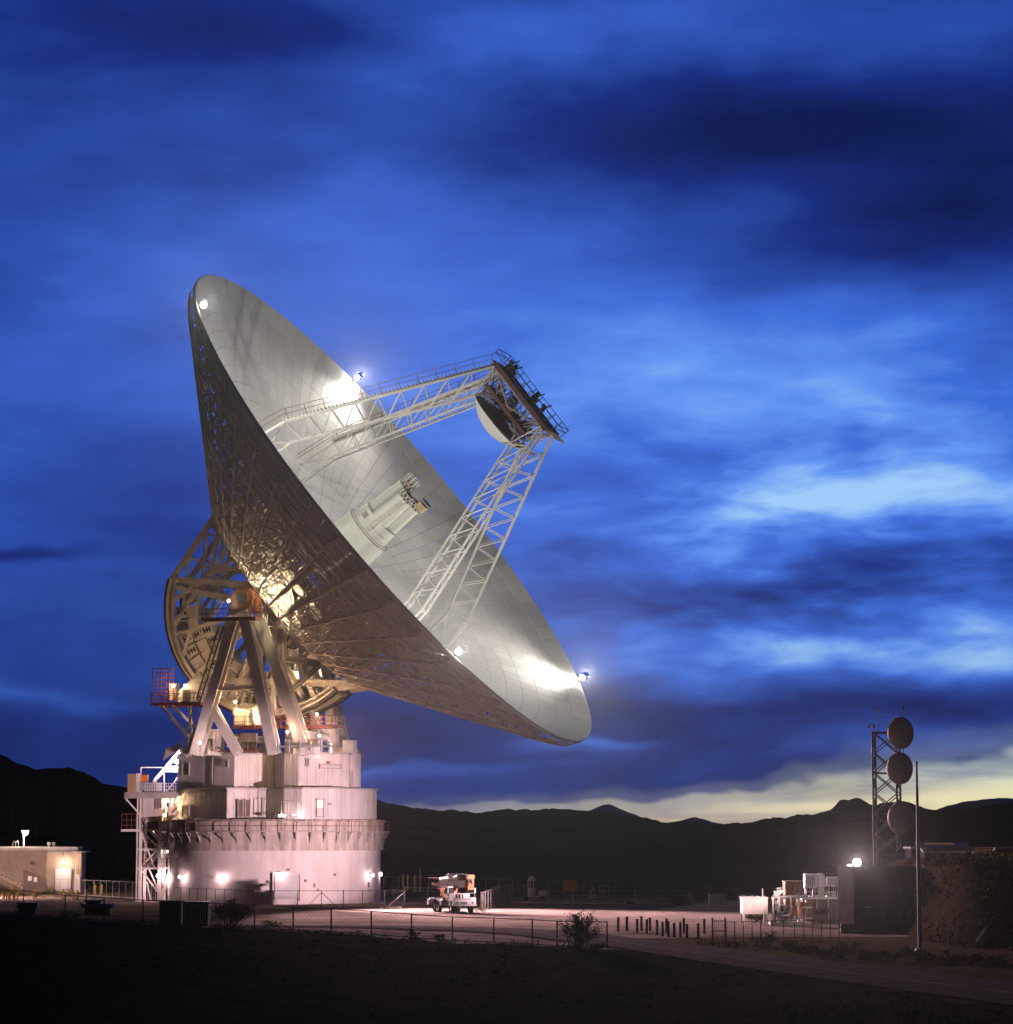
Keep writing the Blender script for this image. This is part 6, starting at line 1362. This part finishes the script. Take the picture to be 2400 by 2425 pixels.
# buildings on the bank behind
hb = thing('hilltop_shed', 'low shed with pale blue sloping roof on the bank at the right edge', 'shed', (at(2250, 2040, 232).x, 232, zbank(at(2250, 2040, 232).x, 232)))
P, Q = at(2192, 2042, 232), at(2303, 1999, 232); b = MB(); b.box(((P.x + Q.x) / 2, 234, (P.z + Q.z) / 2 - .2), (Q.x - P.x, 4, Q.z - P.z - .2)); b.build('wall', 'bunker', hb); b = MB(); b.add([(P.x - .2, 231.7, Q.z - .75), (Q.x + .2, 231.7, Q.z - .75), (Q.x + .2, 236, Q.z), (P.x - .2, 236, Q.z), (P.x - .2, 231.7, Q.z - .6), (Q.x + .2, 231.7, Q.z - .6), (Q.x + .2, 236, Q.z + .15), (P.x - .2, 236, Q.z + .15)], [(3, 2, 1, 0), (4, 5, 6, 7), (0, 1, 5, 4), (1, 2, 6, 5), (2, 3, 7, 6), (3, 0, 4, 7)]); b.build('roof', 'shed_roof', hb); wbox('fascia', 'tan_paint', 2192, 1997, 2262, 2000, 231.6, .1, hb)
for k in range(5): wbox('window', 'glass', 2204 + k * 18, 2018, 2216 + k * 18, 2030, 231.9, .08, hb)
o = wlamp(at(2316, 2031, 229.0), V((0, -1, 0)), hb, 1100, (1.0, .55, .36), 'lamp_warm', .18)
hs = thing('yellowish_hut', 'small tan hut right of the blue-roofed shed on the bank', 'hut', (at(2325, 2035, 236).x, 236, zbank(at(2325, 2035, 236).x, 236))); wbox('wall', 'tan_siding', 2305, 2010, 2352, 2045, 236, 2.4, hs); wbox('roof', 'rust', 2303, 2007, 2355, 2010.5, 235.7, 3, hs); wbox('door', 'door_brown', 2322, 2018, 2332, 2045, 235.9, .15, hs)
hl = thing('long_roof_hut', 'long low dark hut with flat roof at the far right edge', 'hut', (at(2400, 2035, 240).x, 240, zbank(at(2390, 2035, 240).x, 240))); wbox('wall', 'bunker', 2362, 2012, 2470, 2048, 240, 4, hl); wbox('roof', 'shed_roof', 2358, 2007, 2475, 2012, 239.6, 4.8, hl)
hw_ = thing('pump_shed', 'low dark flat-roofed shed between the microwave tower and the tall pole', 'shed', (at(2150, 2040, 238).x, 238, 5)); wbox('wall', 'bunker', 2160, 2010, 2190, 2060, 238, 4, hw_); wbox('roof', 'shed_roof', 2158, 2006, 2192, 2010, 237.7, 4.6, hw_)
r = random.Random(2)
for k in range(7):
    x = 2088 + k * 9; p = at(x, 2038 - (k % 3), 226); b = MB(); b.beam((-.3, 0, 0), (.3, .1, .12 + .1 * (k % 2)), .1, .08); o = b.build('scrap_bar', 'galv', None); o.location = (p.x, 226, zbank(p.x, 226) + .1); o.rotation_euler = (0, -.3 + .2 * k, .3 * k); tag(o, f'pale scrap bar lying on the bank under the microwave tower, {["first","second","third","fourth","fifth","sixth","seventh"][k]} from the left', 'scrap', 'scrap bars on the bank')
# ------------------------------------------------------------------ microwave tower
YM = 252.0; L0, L1 = at(2065, 2010, YM), at(2132, 2010, YM)
mw = thing('microwave_tower', 'steel lattice tower with three round microwave dishes at the right', 'tower', ((L0.x + L1.x) / 2, YM + 1.2, zbank((L0.x + L1.x) / 2, YM)))
ztop = at(2066, 1734, YM).z; zbt = 4.0
lx0, lx1 = at(2069, 1900, YM).x, at(2130, 1900, YM).x; sk = 0.68
CO = [V((lx0, YM, 0)), V((lx1 - .1, YM + .6, 0)), V((lx1 + sk, YM + 3.6, 0)), V((lx0 + sk, YM + 3.0, 0))]
for c in CO: b = MB(); b.beam(c + V((0, 0, zbt)), c + V((0, 0, ztop)), .17); b.build('tower_leg', 'dark_steel', mw)
nb = 7
for i in range(4):
    A, B = CO[i], CO[(i + 1) % 4]
    for k in range(nb):
        z0, z1 = zbt + (ztop - zbt) * k / nb, zbt + (ztop - zbt) * (k + 1) / nb; b = MB(); b.beam(A + V((0, 0, z0)), B + V((0, 0, z1)), .09); b.beam(B + V((0, 0, z0)), A + V((0, 0, z1)), .09)
        if k in (0, 2, 4, 6): b.beam(A + V((0, 0, z1)), B + V((0, 0, z1)), .11)
        b.build('lattice_bay', 'dark_steel', mw)
for (x, y, lab) in ((2136, 1736, 'topmost round microwave dish'), (2134, 1820, 'middle round microwave dish'), (2136.5, 1937, 'lowest round microwave dish, faintly lit')):
    c = at(x, y, YM - .9); ax = V((.52, -.85, -.02)).normalized(); M = Matrix.Translation(c) @ ax.to_track_quat('Z', 'Y').to_matrix().to_4x4()
    b = MB(); b.lathe([(.02, .34), (.7, .30), (1.2, .18), (1.5, 0), (1.5, -.3), (1.1, -.6), (.4, -.8), (.02, -.82)], 36, M); d_ = b.build('microwave_dish', 'dish_grey', mw, smooth=True, label=lab)
    b = MB(); b.beam(c - ax * .7, c - ax * 1.6 + V((-.2, 0, .3)), .14); b.beam(c - ax * .7, c - ax * 1.5 + V((.4, 0, -.4)), .1); b.build('mount_arm', 'dark_steel', d_)
b = MB(); p = at(2080, 1734, YM + 1); b.tube((p.x, p.y, ztop), (p.x, p.y, at(2080, 1676, YM).z), .045, 5); b.ball((p.x, p.y, at(2080, 1678, YM).z), .13, 6, 4); b.build('whip_antenna', 'dark_steel', mw)
b = MB(); p = at(2139, 1700, YM + 1); b.tube((p.x, p.y, ztop - 2), (p.x, p.y, at(2139, 1674, YM).z), .045, 5); b.box((p.x, p.y, at(2139, 1674, YM).z), (.28, .28, .14)); b.build('whip_antenna', 'dark_steel', mw)
b = MB(); p = at(2064, 1734, YM); zq = at(2064, 1714, YM).z; b.tube((p.x, p.y, ztop), (p.x, p.y, zq), .04, 5); b.tube((p.x - .25, p.y, zq), (p.x + .25, p.y, zq), .035, 5)
for s in (-.25, .25): b.ball((p.x + s, p.y, zq - .28), .13, 7, 5, 1, 1, 1.3); b.tube((p.x + s, p.y, zq), (p.x + s, p.y, zq - .3), .03, 5)
b.build('sensor_pair', 'dark_steel', mw); b = MB(); b.beam(CO[0] + V((0, 0, ztop)), CO[1] + V((0, 0, ztop)), .2, .12); b.build('top_frame', 'dark_steel', mw)
# tall pole in front of the bank
pb = gnd(2180, 2268, -.45); tpz = at(2170, 1803, pb.y).z
po = thing('tall_pole', 'tall slim stepped bluish metal pole at the right, foot on the road verge', 'pole', (pb.x, pb.y, zg(pb.x, pb.y)))
b = MB(); b.tube((pb.x, pb.y, -.6), (pb.x, pb.y, 7.6), .16, 10, .13); b.build('lower_section', 'blue_metal', po); b = MB(); b.tube((pb.x, pb.y, 7.6), (pb.x, pb.y, 11.0), .11, 10, .10); b.build('upper_section', 'blue_metal', po); b = MB(); b.tube((pb.x, pb.y, 11.0), (pb.x, pb.y, tpz), .085, 10, .075); b.build('tip_section', 'dark_steel', po)
b = MB(); b.box((pb.x, pb.y, zg(pb.x, pb.y) + .05), (.6, .6, .2)); b.build('base_plate', 'concrete', po)
# dead branch on the bank
br_ = thing('dead_branch', 'pale dead branch sticking out of the dark bank at the right edge', 'branch', at(2320, 2225, 186)); b = MB(); q = [at(2313, 2230, 186), at(2335, 2200, 185.6), at(2355, 2170, 185.4), at(2378, 2138, 185.2)]
for k in range(3): b.tube(q[k], q[k + 1], .05 - .012 * k, 5, .04 - .012 * k)
b.tube(q[1], at(2338, 2182, 185), .02, 4, .01); b.tube(q[2], at(2376, 2164, 185), .02, 4, .01); b.build('wood', 'galv', br_)
# ------------------------------------------------------------------ thin desert air
b = MB(); b.box((0, 7000, 60), (24400, 14900, 160))
hz = b.build('haze', None, None); hz['kind'] = 'stuff'; hz['label'] = 'thin dusty evening air over the whole valley'
hm = bpy.data.materials.new('haze'); hm.use_nodes = True; hm.node_tree.nodes.clear()
pv = hm.node_tree.nodes.new('ShaderNodeVolumePrincipled'); pv.inputs['Density'].default_value = 0.0000033; pv.inputs['Color'].default_value = (0.9, 0.9, 0.92, 1); pv.inputs['Anisotropy'].default_value = 0.9
ho = hm.node_tree.nodes.new('ShaderNodeOutputMaterial'); hm.node_tree.links.new(pv.outputs[0], ho.inputs['Volume']); hz.data.materials.append(hm)
sc.cycles.volume_bounces = 0
